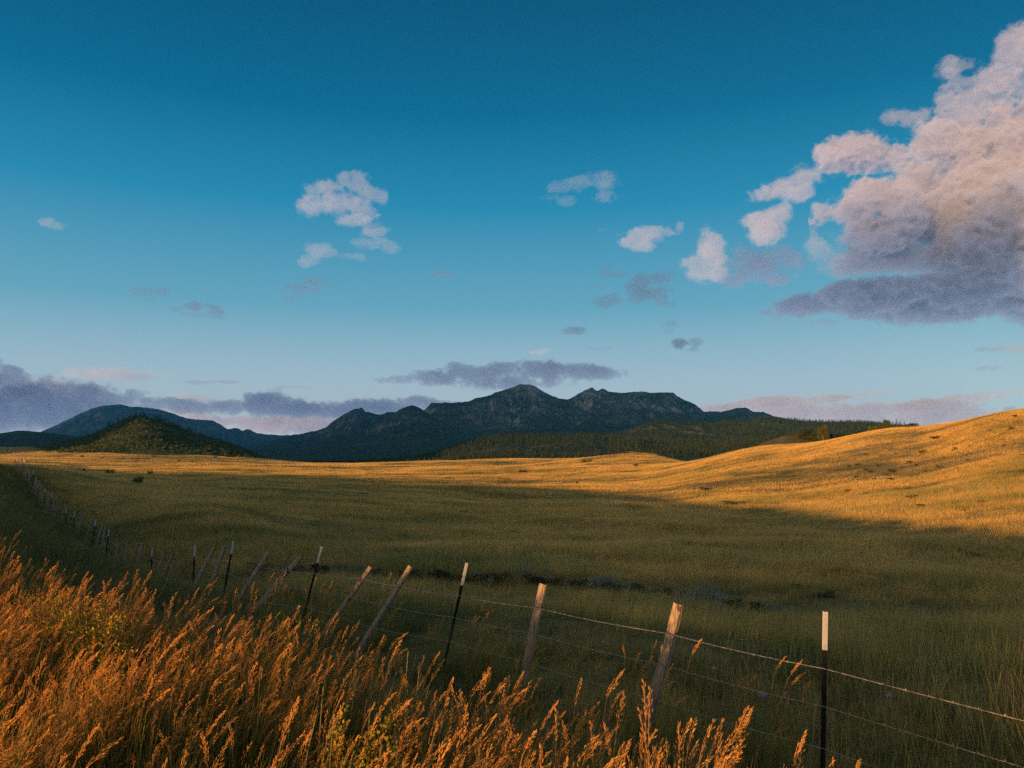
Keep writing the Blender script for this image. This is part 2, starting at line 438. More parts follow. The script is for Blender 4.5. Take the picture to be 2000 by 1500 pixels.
# ------------------------------------------------------------------ unseen rise behind the camera, and western range added to it, shaped to cast shade
HU = [(-6000, 150), (-1700, 150), (-1300, 130), (-1050, 100), (-900, 98), (-800, 92), (-740, 30), (-620, 6), (-520, 0), (-400, 1.5), (-250, 3.1), (-130, 3.4), (-110, 2.1), (-86, .3), (-72, -.3), (-57, -.8), (-43, -1.4), (-34, -1.68), (-24, -1.85), (-16, -2.08), (-8, -2.02), (-3, -1.87), (20, -1.85), (200, -1.6), (500, -2), (6000, -3)]
def build_shade_rise():
    u = np.concatenate([-np.geomspace(6000, 650, 40), np.arange(-640, 260, 2.5), np.geomspace(265, 4000, 24)])
    H = pchip([p[0] for p in HU], [p[1] for p in HU], u)
    H = H + .35 * fbm2(u / 9., u * 0, 3, 201) * np.clip((np.abs(H) + 1) / 3, .2, 1) * sstep(700, 400, np.abs(u))
    Hc = np.maximum(H, 0)
    dc = -(110 + 2.6 * Hc)
    crest = H + .058 * (-dc)
    half = 40 + 2.2 * Hc
    rows = [(-2.0, 0), (-1.3, .22), (-.75, .55), (-.35, .86), (-.12, .975), (0, 1), (.12, .975), (.35, .86), (.75, .5), (1.15, .18), (1.6, 0)]
    V = []
    for k, f in rows:
        d = dc + half * (-k) * -1.0 * 1.0 if False else dc + half * k
        X = u * DY + d * DX; Y = -u * DX + d * DY
        g = ground_z(X, Y)
        V.append(np.stack([X, Y, np.where(f > 0, (g - 2) + (crest - g + 2) * f, g - 3)], -1))
    o = mesh_obj('hills', np.array(V), grid_faces(len(rows), len(u)), [mat_ground()], smooth=True)  # never in view; crest heights follow the shade wanted on the land
    tag(o, kind='structure')
build_shade_rise()

# ================================================================== FENCE
M_WOOD = mat_wood()
M_STEEL = mat_plain('rusty_dark_steel', (.011, .010, .010), .6, .15, .2, 60, .5)
M_WHITE = mat_plain('white_post_paint', (.36, .35, .365), .5, .4, 0, 40, .15)
M_TIE = mat_plain('dark_tie_wire', (.035, .022, .016), .7, .2, .2, 40, .4)
M_WIRE = mat_plain('weathered_wire', (.34, .29, .24), .5, .5, .4, 30, .3)

def tube(path, radii, sides=8, cap=True):
    path = [Vector(p) for p in path]; V = []; Fc = []
    for i, p in enumerate(path):
        d = (path[min(i + 1, len(path) - 1)] - path[max(i - 1, 0)]).normalized()
        a = d.cross(Vector((0, 1, .01)) if abs(d.y) < .9 else Vector((1, 0, 0))).normalized(); b = d.cross(a)
        for k in range(sides):
            t = 2 * PI * k / sides
            V.append(p + (a * math.cos(t) + b * math.sin(t)) * radii[i])
    for i in range(len(path) - 1):
        for k in range(sides):
            Fc.append((i * sides + k, i * sides + (k + 1) % sides, (i + 1) * sides + (k + 1) % sides, (i + 1) * sides + k))
    if cap:
        Fc.append(tuple(range(sides))[::-1]); Fc.append(tuple(range((len(path) - 1) * sides, len(path) * sides)))
    return V, Fc

fence = empty('barbed_wire_fence', (FX0 + FK * 7, 7, -2.9))
tag(fence, 'old barbed wire fence of leaning wooden and white tipped steel posts across the pasture', 'fence')
FO = Vector(fence.location)

def fence_depth(px): 
    a = float(ray(px, 890)[0]); return FX0 / (a - FK)

def wood_post(top, foot, rad, rnd, name='wooden_post', sides=14, label=None):
    L = (top - foot).length; ax = (top - foot).normalized()
    side = ax.cross(Vector((0, 1, 0))).normalized(); fw = side.cross(ax)
    n = 14; V = []; Fc = []
    lobes = [(rnd.uniform(0, 6.3), rnd.uniform(.02, .09), k) for k in (2, 3, 5)]
    bend = rnd.uniform(-.022, .022)
    for i in range(n):
        t = i / (n - 1)
        c = ax * (L * t) + side * bend * math.sin(t * 5 + 1) + fw * .008 * math.sin(t * 9)
        r = rad * (1.08 - .18 * t) * (1 + .04 * math.sin(t * 11 + lobes[0][0]))
        for k in range(sides):
            th = 2 * PI * k / sides
            rr = r * (1 + sum(am * math.sin(th * q + ph + t * .8) for ph, am, q in lobes)) + rnd.uniform(-.0015, .0015)
            z_off = rnd.uniform(-.006, .006) if i == n - 1 else 0
            V.append(c + side * math.cos(th) * rr + fw * math.sin(th) * rr + ax * z_off)
    for i in range(n - 1):
        for k in range(sides):
            Fc.append((i * sides + k, i * sides + (k + 1) % sides, (i + 1) * sides + (k + 1) % sides, (i + 1) * sides + k))
    V.append(ax * L + side * bend * math.sin(6)); m = len(V) - 1
    for k in range(sides): Fc.append(((n - 1) * sides + k, (n - 1) * sides + (k + 1) % sides, m))
    o = mesh_obj(name, V, Fc, [M_WOOD], fence)
    o.location = foot - FO
    if label: o['label'] = label
    return o

def steel_post(top, foot, size, yaw, white, rnd, name='steel_post', label=None):
    """rolled T section: a flange, a stem, and knobs along the flange; the painted tip is a part of its own"""
    L = (top - foot).length; ax = (top - foot).normalized()
    f = Vector((math.cos(yaw), math.sin(yaw), 0)); f = (f - ax * f.dot(ax)).normalized(); g = ax.cross(f)
    w = size; th = size * .17
    sec = [(-w / 2, 0), (w / 2, 0), (w / 2, th), (th / 2, th), (th / 2, w * .85), (-th / 2, w * .85), (-th / 2, th), (-w / 2, th)]
    def prism(t0, t1, grow=0):
        V = []
        for t in (t0, t1):
            for x, y in sec:
                cx, cy = 0, w * .3
                V.append(ax * t + f * (cx + (x - cx) * (1 + grow) ) + g * (cy + (y - cy) * (1 + grow)))
        n = len(sec)
        Fc = [(k, (k + 1) % n, n + (k + 1) % n, n + k) for k in range(n)]
        Fc += [(0, 1, 2, 7), (7, 2, 3, 6), (6, 3, 4, 5)]
        Fc += [tuple(n + q for q in reversed(c)) for c in [(0, 1, 2, 7), (7, 2, 3, 6), (6, 3, 4, 5)]]
        return V, Fc
    V, Fc = prism(0, L - white)
    k = .3
    while k < L - white - .05:
        b = len(V); c = ax * k + g * (-th * .5)
        for sx in (-1, 1):
            for sz in (-1, 1):
                for sy in (-1, 1):
                    V.append(c + f * sx * w * .13 + ax * sz * .012 + g * sy * th * .5)
        for q in [(0, 1, 3, 2), (4, 6, 7, 5), (0, 4, 5, 1), (2, 3, 7, 6), (0, 2, 6, 4), (1, 5, 7, 3)]:
            Fc.append(tuple(b + i for i in q))
        k += .054 * 1.6
    o = mesh_obj(name, V, Fc, [M_STEEL], fence)
    o.location = foot - FO
    if label: o['label'] = label
    V, Fc = prism(L - white, L, .04)
    tp = mesh_obj('painted_tip', V, Fc, [M_WHITE], o)
    return o

# posts as seen: kind, top of the post, a lower point on it
POSTS = [('T', 1613, 1195, 1608, 1440), ('W', 1325, 1179, 1266, 1400), ('W', 1061, 1141, 1024, 1320), ('T', 912, 1100, 876, 1260),
         ('W', 802, 1106, 748, 1195), ('W', 724, 1107, 668, 1185), ('T', 628, 1068, 602, 1172), ('W', 589, 1086, 534, 1150), ('W', 525, 1077, 488, 1135),
         ('T', 456, 1057, 443, 1135), ('W', 440, 1063, 420, 1122), ('W', 419, 1070, 397, 1115), ('T', 381, 1066, 377, 1113), ('W', 339, 1080, 329, 1104),
         ('W', 321, 1073, 311, 1105), ('T', 297.5, 1070, 294, 1106), ('W', 279.5, 1062, 267, 1105), ('W', 270, 1060, 256, 1100), ('W', 250, 1056, 242.5, 1095),
         ('W', 229, 1052, 227, 1088), ('T', 213, 1033, 209, 1078), ('W', 207, 1026, 196, 1078), ('W', 201, 1023, 187, 1072), ('T', 187.5, 1014, 182, 1058),
         ('W', 177, 1013, 170, 1050), ('W', 167, 1003, 149, 1038), ('W', 160.5, 989, 154, 1030), ('T', 145.5, 998, 144, 1030), ('W', 140, 1000, 130, 1028),
         ('W', 127, 988, 118, 1018), ('T', 129, 991, 128, 1020), ('W', 120, 983, 108, 1008), ('W', 114, 979, 106, 1005), ('W', 107, 972, 100, 1000), ('T', 101, 963, 99.5, 990), ('W', 96, 963, 92, 990),
         ('T', 88, 953, 87, 980), ('W', 84, 952, 83, 978), ('W', 80, 946, 79, 972), ('W', 77, 940, 70, 964), ('W', 72, 933, 69, 955), ('W', 70, 931, 65, 954),
         ('T', 65, 919, 64, 945), ('W', 59, 915, 58.5, 940), ('W', 56, 913, 50, 934), ('W', 54, 905, 51, 930), ('W', 50.5, 900, 48, 922), ('T', 47, 897, 46, 920), ('W', 43.5, 895, 43, 917), ('W', 40, 894, 39.5, 914), ('W', 36, 893, 35.5, 912), ('T', 33, 894, 32.5, 911), ('W', 29.5, 896, 28.5, 911)]
LAB = {0: 'steel post with white tip standing upright, farthest along the fence to the side of the hill', 1: 'thick weathered wooden post leaning over, lit orange, next to the upright steel post'}
WIREPTS = [[], [], []]
prnd = random.Random(11)
TOPW = [(6.8, 1305), (8.16, 1240), (10, 1187), (11.46, 1165), (12.8, 1147), (14, 1132), (15.9, 1120), (16.7, 1115), (18.4, 1110)]
for i, (k, xt, yt, xb, yb) in enumerate(POSTS):
    xm = xt + (xb - xt) * .35
    Y = fence_depth(xm)
    at, st = ray(xt, yt); ab, sb = ray(xb, yb)
    top = Vector((float(at) * Y, Y, float(st) * Y)); low = Vector((float(ab) * Y, Y, float(sb) * Y))
    d = (low - top); d.y = 0
    d /= max(abs(d.z), .05)
    d.x = max(-.95, min(.4, d.x)); d.y = prnd.uniform(-.1, .1)
    g = float(ground_z(top.x, top.y))
    hh = max(top.z - g, .95) + .25
    foot = top + d * hh
    lab = None
    if k == 'W':
        rad = {1: .066, 2: .054, 4: .049, 5: .046, 7: .058, 8: .044}.get(i, prnd.uniform(.042, .062))
        wood_post(top, foot, rad, prnd, sides=14 if i < 12 else 8, label=LAB.get(i))
    else:
        steel_post(top, foot, .041 if i < 8 else .05, (.28 if i == 0 else prnd.uniform(.1, .6)), .32 if i else .31, prnd, label=LAB.get(i))
    me_post = fence.children[-1] if k == 'W' else None
    ax = (top - foot).normalized()
    if Y <= 19: 
        wz = float(np.interp(Y, [p[0] for p in TOPW], [float(ray(0, p[1])[1]) * p[0] for p in TOPW]))
    else: wz = g + 1.02
    for j in range(3):
        z = wz - .30 * j - (.03 * (j == 2))
        q = top + (foot - top) * ((top.z - z) / max(top.z - foot.z, .01))
        if k == 'W' and i < 9:                 # the wire is tied on with a turn of dark wire round the post
            ring = []; rr = rad * 1.09 + .002
            sx = ax.cross(Vector((0, 1, 0))).normalized(); sy = sx.cross(ax)
            for q_ in range(15):
                th = 2 * PI * q_ / 14; ring.append(q + sx * math.cos(th) * rr + sy * math.sin(th) * rr + ax * (.012 * math.sin(th + 1) + prnd.uniform(-.002, .002)))
            v_, f_ = tube([p - foot for p in ring], [.0032] * 15, 5, False)
            mesh_obj('wire_tie', v_, f_, [M_TIE], me_post)
        WIREPTS[j].append((q + Vector((-.035, -.045, 0)) * (1 if k == 'W' else .6), i))
# wires carry on past the frame to the next post
def build_wires():
    for j in range(3):
        pts = [p for p, i in WIREPTS[j]]
        first = pts[0]; pts = [first + Vector((-FK * -4.2 * -1, -4.2, .10)) if False else Vector((first.x + 3.2, first.y - 3.2 / .708, first.z - .02))] + pts
        V = []; Fc = []
        def seg(a, b, r, sag):
            n = 9
            path = [a.lerp(b, q / (n - 1)) - Vector((0, 0, sag * 4 * (q / (n - 1)) * (1 - q / (n - 1)))) for q in range(n)]
            v, f = tube(path, [r] * n, 4, False)
            o = len(V); V.extend(v); Fc.extend(tuple(o + x for x in q) for q in f)
        for q in range(len(pts) - 1):
            a, b = pts[q], pts[q + 1]
            r = .0034 if j == 0 else .0027
            if a.y > 25: r *= 1.3
            seg(a, b, r, .018 * min((b - a).length / 2, 1.5))
            if a.y < 26:                       # barbs: short twisted cross wires
                L = (b - a).length; n = int(L / .17)
                for s in range(1, n):
                    c = a.lerp(b, s / n) - Vector((0, 0, .018 * 4 * (s / n) * (1 - s / n)))
                    for sg in (-1, 1):
                        e = Vector((prnd.uniform(-.3, .3), prnd.uniform(-.3, .3), sg)).normalized() * .010
                        v, f = tube([c - e * .3, c + e], [.0022, .0009], 3, False)
                        o = len(V); V.extend(v); Fc.extend(tuple(o + x for x in q2) for q2 in f)
        w = mesh_obj('wire', [p - FO for p in V], Fc, [M_WIRE], fence)
build_wires()

# ================================================================== VEGETATION
def blades(n, rad, h0, h1, w, lean, spread, rng, segs=3, curl=.5, flat=True):
    """n grass blades round the origin -> verts, quads, along"""
    r = rad * np.sqrt(rng.random(n)); th = rng.random(n) * 2 * PI
    bx, by = r * np.cos(th), r * np.sin(th)
    h = rng.uniform(h0, h1, n)
    lx = lean[0] + rng.normal(0, spread, n); ly = lean[1] + rng.normal(0, spread, n)
    fa = rng.random(n) * PI
    ww = w * rng.uniform(.6, 1.3, n)
    V = []; 
    for k in range(segs + 1):
        t = k / segs
        off = t * (1 - curl) + curl * t * t
        x = bx + lx * h * off; y = by + ly * h * off
        z = h * (t - .25 * curl * t * t * np.minimum(lx * lx + ly * ly, 1))
        wd = ww * (1 - t) ** .7 * .5 + w * .04
        V.append(np.stack([np.stack([x - np.cos(fa) * wd, y - np.sin(fa) * wd, z], -1), np.stack([x + np.cos(fa) * wd, y + np.sin(fa) * wd, z], -1)], 1))
    V = np.stack(V, 1)                       # n, segs+1, 2, 3
    m = 2 * (segs + 1)
    q = np.array([[2 * k, 2 * k + 1, 2 * k + 3, 2 * k + 2] for k in range(segs)])
    Fq = (np.arange(n)[:, None, None] * m + q[None]).reshape(-1, 4)
    al = np.broadcast_to(np.repeat(np.arange(segs + 1) / segs, 2)[None], (n, m)).ravel()
    return V.reshape(-1, 3), Fq, al

def stalk(x, y, h, lean, rng, head=.16, nsp=24, w=.0032, plume=.011, droop=.5, spl=.021, spw=.0042):
    """one grass stem with a nodding seed head: verts, quads, along, material (0 stem, 1 head)"""
    a = math.atan2(lean[1], lean[0]) ; V = []; Q = []; A = []; M = []
    def pt(t):
        off = .35 * t + .65 * t * t
        p = np.array([x + lean[0] * h * off, y + lean[1] * h * off, h * t])
        if t > .8:
            k = (t - .8) / .2
            p = p + np.array([math.cos(a), math.sin(a), -.55]) * droop * k * k * .10
        return p
    ts = [0, .35, .65, .85, 1.0]
    fa = rng.random() * PI
    for sgn in (0, 1):
        f = fa + sgn * PI / 2
        b = len(V)
        for t in ts:
            p = pt(t); ww = w * (1 - .5 * t)
            V += [p - [math.cos(f) * ww, math.sin(f) * ww, 0], p + [math.cos(f) * ww, math.sin(f) * ww, 0]]; A += [t, t]
        for k in range(len(ts) - 1):
            Q.append([b + 2 * k, b + 2 * k + 1, b + 2 * k + 3, b + 2 * k + 2]); M.append(0)
    t0 = 1 - head / h
    for i in range(nsp):
        u = (i + rng.random()) / nsp
        c = pt(t0 + (1 - t0) * u)
        ax = pt(min(1.0, t0 + (1 - t0) * u + .02)) - pt(t0 + (1 - t0) * u - .02); ax = ax / np.linalg.norm(ax)
        th = rng.random() * 2 * PI
        rad = np.array([math.cos(th), math.sin(th), 0]) + np.array([math.cos(a), math.sin(a), 0]) * .7 * droop
        rad = rad - ax * rad.dot(ax)
        env = math.sin(PI * (.12 + .80 * u)) ** .8
        d = ax * 1.0 + rad * rng.uniform(.15, .75) * (1 - .5 * u); d /= np.linalg.norm(d)
        c = c + rad * plume * env * rng.random()
        L = spl * rng.uniform(.7, 1.3) * (.6 + .5 * env)
        sd = np.cross(d, rng.normal(size=3)); sd /= np.linalg.norm(sd)
        s2 = np.cross(d, sd)
        for q in (sd, s2):
            b = len(V)
            V += [c, c + d * L * .45 - q * spw * .5, c + d * L, c + d * L * .45 + q * spw * .5]
            A += [u] * 4; Q.append([b, b + 1, b + 2, b + 3]); M.append(1)
    return np.array(V), np.array(Q), np.array(A), np.array(M)

class Acc:
    def __init__(s): s.V = []; s.Q = []; s.A = []; s.M = []; s.n = 0
    def add(s, V, Q, A, m):
        s.V.append(V); s.Q.append(Q + s.n); s.A.append(A); s.n += len(V)
        s.M.append(m if hasattr(m, '__len__') else np.full(len(Q), m))
    def mesh(s, name, mats):
        o = mesh_obj(name, np.concatenate(s.V), np.concatenate(s.Q), mats, fmat=np.concatenate(s.M), link=False)
        at = o.data.attributes.new('along', 'FLOAT', 'POINT'); at.data.foreach_set('value', np.concatenate(s.A).astype(np.float32))
        return o

def ground_normal(X, Y, e):
    zx = (ground_z(X + e, Y) - ground_z(X - e, Y)) / (2 * e); zy = (ground_z(X, Y + e) - ground_z(X, Y - e)) / (2 * e)
    n = np.stack([-zx, -zy, np.ones_like(zx)], -1)
    return n / np.linalg.norm(n, axis=-1, keepdims=True)

def euler_from(nrm, spin):
    z = nrm; c, s_ = np.cos(spin), np.sin(spin)
    x = np.stack([c, s_, np.zeros_like(c)], -1); x = x - z * (x * z).sum(-1, keepdims=True); x /= np.linalg.norm(x, axis=-1, keepdims=True)
    y = np.cross(z, x)
    return np.stack([np.arctan2(y[:, 2], z[:, 2]), -np.arcsin(np.clip(x[:, 2], -1, 1)), np.arctan2(x[:, 1], x[:, 0])], -1)

def scatter(name, P, rot, scl, variants, idx, kind='stuff'):
    coll = bpy.data.collections.new(name + '_sources')
    for i, v in enumerate(variants):
        v.name = f'{name}_source_{i:02d}'; coll.objects.link(v)
    me = bpy.data.meshes.new(name); me.vertices.add(len(P)); me.vertices.foreach_set('co', np.asarray(P, np.float32).ravel())
    for nm, typ, arr, key in (('rot', 'FLOAT_VECTOR', rot, 'vector'), ('scl', 'FLOAT', scl, 'value'), ('idx', 'INT', idx, 'value')):
        at = me.attributes.new(nm, typ, 'POINT'); at.data.foreach_set(key, np.asarray(arr, np.int32 if typ == 'INT' else np.float32).ravel())
    o = bpy.data.objects.new(name, me); COL.objects.link(o)
    ng = bpy.data.node_groups.new(name + '_scatter', 'GeometryNodeTree')
    ng.interface.new_socket('Geometry', in_out='INPUT', socket_type='NodeSocketGeometry'); ng.interface.new_socket('Geometry', in_out='OUTPUT', socket_type='NodeSocketGeometry')
    N = ng.nodes.new; L = ng.links.new
    gi = N('NodeGroupInput'); go = N('NodeGroupOutput')
    ci = N('GeometryNodeCollectionInfo'); ci.inputs['Collection'].default_value = coll; ci.inputs['Separate Children'].default_value = True; ci.inputs['Reset Children'].default_value = True
    ip = N('GeometryNodeInstanceOnPoints'); ip.inputs['Pick Instance'].default_value = True
    def na(n, t):
        a = N('GeometryNodeInputNamedAttribute'); a.data_type = t; a.inputs['Name'].default_value = n
        return a.outputs['Attribute']
    L(gi.outputs[0], ip.inputs['Points']); L(ci.outputs[0], ip.inputs['Instance']); L(na('idx', 'INT'), ip.inputs['Instance Index'])
    e2r = N('FunctionNodeEulerToRotation'); L(na('rot', 'FLOAT_VECTOR'), e2r.inputs[0]); L(e2r.outputs[0], ip.inputs['Rotation'])
    L(na('scl', 'FLOAT'), ip.inputs['Scale']); L(ip.outputs[0], go.inputs[0])
    md = o.modifiers.new('scatter', 'NODES'); md.node_group = ng
    tag(o, kind=kind)
    return o

M_STEM = mat_blade('straw_stem', (.06, .07, .018), (.20, .15, .045), (.38, .22, .08), .2, .25, by_place=False)
M_HEAD = mat_blade('seed_head', (.52, .22, .05), (.62, .285, .06), (.68, .34, .085), .25, .35, by_place=False)
M_LEAF = mat_blade('green_leaf', (.045, .060, .012), (.14, .14, .026), (.34, .26, .05), .3, .4, by_place=False)
M_BANK = mat_blade('bank_grass', (.065, .080, .026), (.13, .145, .045), (.28, .22, .08), .3, .4, by_place=False)
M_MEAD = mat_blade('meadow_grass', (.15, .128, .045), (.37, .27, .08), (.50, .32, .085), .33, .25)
M_STRAW = mat_blade('straight_straw', (.07, .08, .02), (.20, .17, .05), (.36, .28, .11), .2, .2, by_place=False)
M_PALE = mat_blade('pale_stalk', (.10, .11, .03), (.34, .28, .10), (.50, .42, .20), .2, .2, by_place=False)

def wedge(n, y0, y1, k=.72, pad=2.0, xmin=-1e9, xmax=1e9):
    Y = np.sqrt(RNG.uniform(y0 * y0, y1 * y1, n)); X = (RNG.uniform(-1, 1, n)) * (k * Y + pad)
    m = (X > xmin) & (X < xmax)
    return X[m], Y[m]

# tall seeding grass on the near bank
def tall_grass():
    var = []
    for v in range(14):
        r = np.random.default_rng(100 + v); a = Acc()
        for i in range(6):
            th = r.random() * 6.28; rr = .15 * math.sqrt(r.random())
            ln = (r.normal(.11, .09), r.normal(.02, .09))
            h = r.uniform(.62, 1.10)
            V, Q, A, M = stalk(rr * math.cos(th), rr * math.sin(th), h, ln, r, head=r.uniform(.13, .23), nsp=int(r.uniform(28, 44)), droop=r.uniform(.05, .85), plume=r.uniform(.008, .024), spl=.021, spw=.0038)
            a.add(V, Q, A, M)
        V, Q, A = blades(46, .18, .35, .90, .0080, (.14, .0), .17, r, 4, .6); a.add(V, Q, A, 2)
        var.append(a.mesh('t', [M_STEM, M_HEAD, M_LEAF]))
    X, Y = wedge(30000, 2.6, 26, .80, .8)
    yp, n = fence_yp(X, Y)
    edge = np.interp(yp, [3, 8.8, 10.2, 11.2, 12.3, 17, 25], [-2.3, -2.4, -2.9, -3.5, -4.2, -5.2, -5.9]) + 1.1 * fbm2(X / .9, Y / .9, 2, 300)
    dens = np.clip((edge - n) / .5, 0, 1) * np.clip(.85 + 1.9 * fbm2(X / 1.0, Y / 1.0, 2, 301) + 1.2 * fbm2(X / 3.2, Y / 3.2, 2, 303), .08, 1.2)
    dens = np.maximum(dens * .8, .02 * (n < .2) * (yp < 14) * (Y > 6.5))
    keep = (RNG.random(len(X)) < dens) & (n > -9) & ((Y > 2.9) | (X < -9))
    X, Y, yp = X[keep], Y[keep], yp[keep]
    Z = ground_z(X, Y) - .03
    sc = RNG.uniform(.84, 1.12, len(X)) * np.interp(yp, [3, 6, 9, 14, 25], [1.12, 1.06, 1.04, 1.14, 1.0]) * (1 + .10 * sstep(-.2, 1.0, X) * (Y < 6))
    rot = np.stack([RNG.normal(0, .05, len(X)), RNG.normal(.02, .06, len(X)), RNG.normal(0, .45, len(X))], -1)
    scatter('tall_grass', np.stack([X, Y, Z], -1), rot, sc, var, RNG.integers(0, len(var), len(X)))
    print('tall', len(X))
tall_grass()

# green rank growth on the bank down to the fence
def bank_grass():
    var = []
    for v in range(8):
        r = np.random.default_rng(200 + v); a = Acc()
        V, Q, A = blades(70, .35, .22, .62, .008, (.16, .0), .25, r, 3, .6); a.add(V, Q, A, 0)
        for i in range(2):
            V, Q, A, M = stalk(r.normal(0, .15), r.normal(0, .15), r.uniform(.5, .8), (abs(r.normal(.15, .1)), r.normal(0, .1)), r, head=.1, nsp=9, plume=.008); a.add(V, Q, A, np.where(M == 1, 1, 1))
        var.append(a.mesh('b', [M_BANK, M_STEM]))
    X, Y = wedge(20000, 2.4, 80, .80, 1)
    yp, n = fence_yp(X, Y)
    keep = (n > -12) & (n < 2.5 + .5 * fbm2(X, Y, 2, 310)) & (RNG.random(len(X)) < np.clip(1.1 - np.clip(n, -1, 3) * .22, .1, 1))
    X, Y = X[keep], Y[keep]
    Z = ground_z(X, Y) - .03
    sc = RNG.uniform(.8, 1.25, len(X)) * np.interp(Y, [3, 10, 80], [1, 1, 1.5]) * np.interp(n[keep], [-5, -2.5, -.5, 2], [1, .8, .55, .5])
    rot = np.stack([RNG.normal(0, .06, len(X)), RNG.normal(0, .06, len(X)), RNG.normal(0, .8, len(X))], -1)
    scatter('bank_grass', np.stack([X, Y, Z], -1), rot, sc, var, RNG.integers(0, len(var), len(X)))
    print('bank', len(X))
bank_grass()

# pasture, in bands that grow coarser with distance
def pasture(y0, y1, count, rad, nb, w, h0, h1, nv, seed, pale=.2, e=.5):
    var = []
    for v in range(nv):
        r = np.random.default_rng(seed + v); a = Acc()
        k = r.uniform(.7, 1.25)
        V, Q, A = blades(nb, rad, h0 * k, h1 * k, w, (.14, .0), .22, r, 2, .5); a.add(V, Q, A, 0)
        V, Q, A = blades(int(nb * pale), rad, h1 * .9 * k, h1 * 1.35 * k, w * .55, (.16, .0), .14, r, 2, .3); a.add(V, Q, A, 1)
        var.append(a.mesh('m', [M_MEAD, M_PALE]))
    X, Y = wedge(count, y0, y1, .74, 3)
    yp, n = fence_yp(X, Y)
    crest = np.interp(np.clip(X / Y, TAN[0], TAN[-1]), TAN, [c[2] + 25 if c[2] else 900 for c in COLS])
    patch = fbm2(X / (rad * 9), Y / (rad * 6), 3, seed + 50)
    keep = ((n > .2) | (yp > 80)) & (Y < crest) & (RNG.random(len(X)) < .8 + 1.6 * patch)
    X, Y, patch = X[keep], Y[keep], patch[keep]
    nr = ground_normal(X, Y, e)
    Z = ground_z(X, Y) - .03 * (1 + rad * .3)
    sc = RNG.uniform(.75, 1.2, len(X)) * (1 + .9 * patch)
    scatter('meadow_grass', np.stack([X, Y, Z], -1), euler_from(nr, RNG.normal(0, .6, len(X))), sc, var, RNG.integers(0, nv, len(X)))
    print('pasture', y0, len(X))
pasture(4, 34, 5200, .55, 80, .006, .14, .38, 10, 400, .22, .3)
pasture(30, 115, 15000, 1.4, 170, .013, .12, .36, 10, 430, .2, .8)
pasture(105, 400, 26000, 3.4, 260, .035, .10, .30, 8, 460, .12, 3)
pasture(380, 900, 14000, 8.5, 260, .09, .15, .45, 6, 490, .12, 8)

# ================================================================== PLANTS AND TREES
def hit(px, py, y0=3.0, y1=1200.0):
    """where a sight line first meets the ground sheet"""
    a, s_ = ray(px, py); a = float(a); s_ = float(s_)
    Y = np.geomspace(y0, y1, 3000)
    d = s_ * Y - ground_z(a * Y, Y)
    k = np.nonzero(d <= 0)[0]
    Yh = Y[k[0]] if len(k) else 500.
    return a * Yh, Yh, float(ground_z(a * Yh, Yh))

def mat_leaves(name, lo, hi, var=.3, transl=.2, scale=.9):
    t = NT(name)
    f = t.noise(t.n('ShaderNodeTexCoord').outputs['Object'], scale, 3, .6)
    c = t.ramp(f, [(.35, lo), (.65, hi)])
    r = t.n('ShaderNodeObjectInfo').outputs['Random']
    k = t.n('ShaderNodeMapRange'); t.l(r, k.inputs[0]); k.inputs[3].default_value = 1 - var; k.inputs[4].default_value = 1 + var
    hs = t.n('ShaderNodeHueSaturation'); t.l(c, hs.inputs['Color']); t.l(k.outputs[0], hs.inputs['Value'])
    return t.finish(hs.outputs[0], .8, .08, None, transl)
M_PINE = mat_leaves('pine_needles', (.018, .030, .014), (.045, .060, .024), .35, .1)
M_BARK = mat_plain('bark', (.11, .08, .055), .9, .05, 0, 6, .4)
M_COTTON = mat_leaves('golden_leaves', (.075, .08, .022), (.14, .13, .038))
M_JUNIPER = mat_leaves('juniper_leaves', (.035, .050, .022), (.08, .095, .035))
M_SCRUB = mat_leaves('scrub_leaves', (.036, .052, .020), (.095, .105, .036), .4, .15, .6)
M_SAGE = mat_leaves('sage_leaves', (.10, .135, .11), (.26, .30, .25), .25, .1, 9)
M_BUSH = mat_leaves('bush_leaves', (.05, .055, .028), (.13, .115, .05), .3, .2, 2)
M_WEED = mat_leaves('weed_leaves', (.20, .17, .02), (.42, .31, .035), .2, .35, 9)
M_FOREST = mat_leaves('forest_needles', (.018, .030, .015), (.046, .054, .022), .6, .1)

def leaf_quads(C, size, r, up=0.0):
    """small diamond leaves at the points C"""
    n = len(C)
    d = r.normal(size=(n, 3)); d[:, 2] = d[:, 2] * .6 + up; d /= np.linalg.norm(d, axis=1, keepdims=True)
    q = np.cross(d, r.normal(size=(n, 3))); q /= np.linalg.norm(q, axis=1, keepdims=True)
    L = (size * r.uniform(.6, 1.4, n))[:, None] if np.isscalar(size) else (size * r.uniform(.6, 1.4, n))[:, None]
    V = np.stack([C - d * L * .5, C + q * L * .32, C + d * L * .5, C - q * L * .32], 1)
    return V.reshape(-1, 3), np.arange(4 * n).reshape(-1, 4)

def conifer_crown(r, tiers=9, per=30, w=.2, leaf=.07, base=.1):
    C = []
    for t in range(tiers):
        u = t / (tiers - 1); z = base + (1 - base) * u
        rad = w * (1 - u) ** .8 * r.uniform(.75, 1.2) + .012
        k = int(per * (1 - .75 * u)) + 4
        arms = r.integers(4, 7); ph = r.random() * 6.28
        for q in range(k):
            th = ph + 6.28 * r.integers(0, arms) / arms + r.normal(0, .25); rr = rad * math.sqrt(r.random())
            C.append((rr * math.cos(th), rr * math.sin(th), z - .35 * rr + r.normal(0, .012)))
    return leaf_quads(np.array(C), leaf, r)

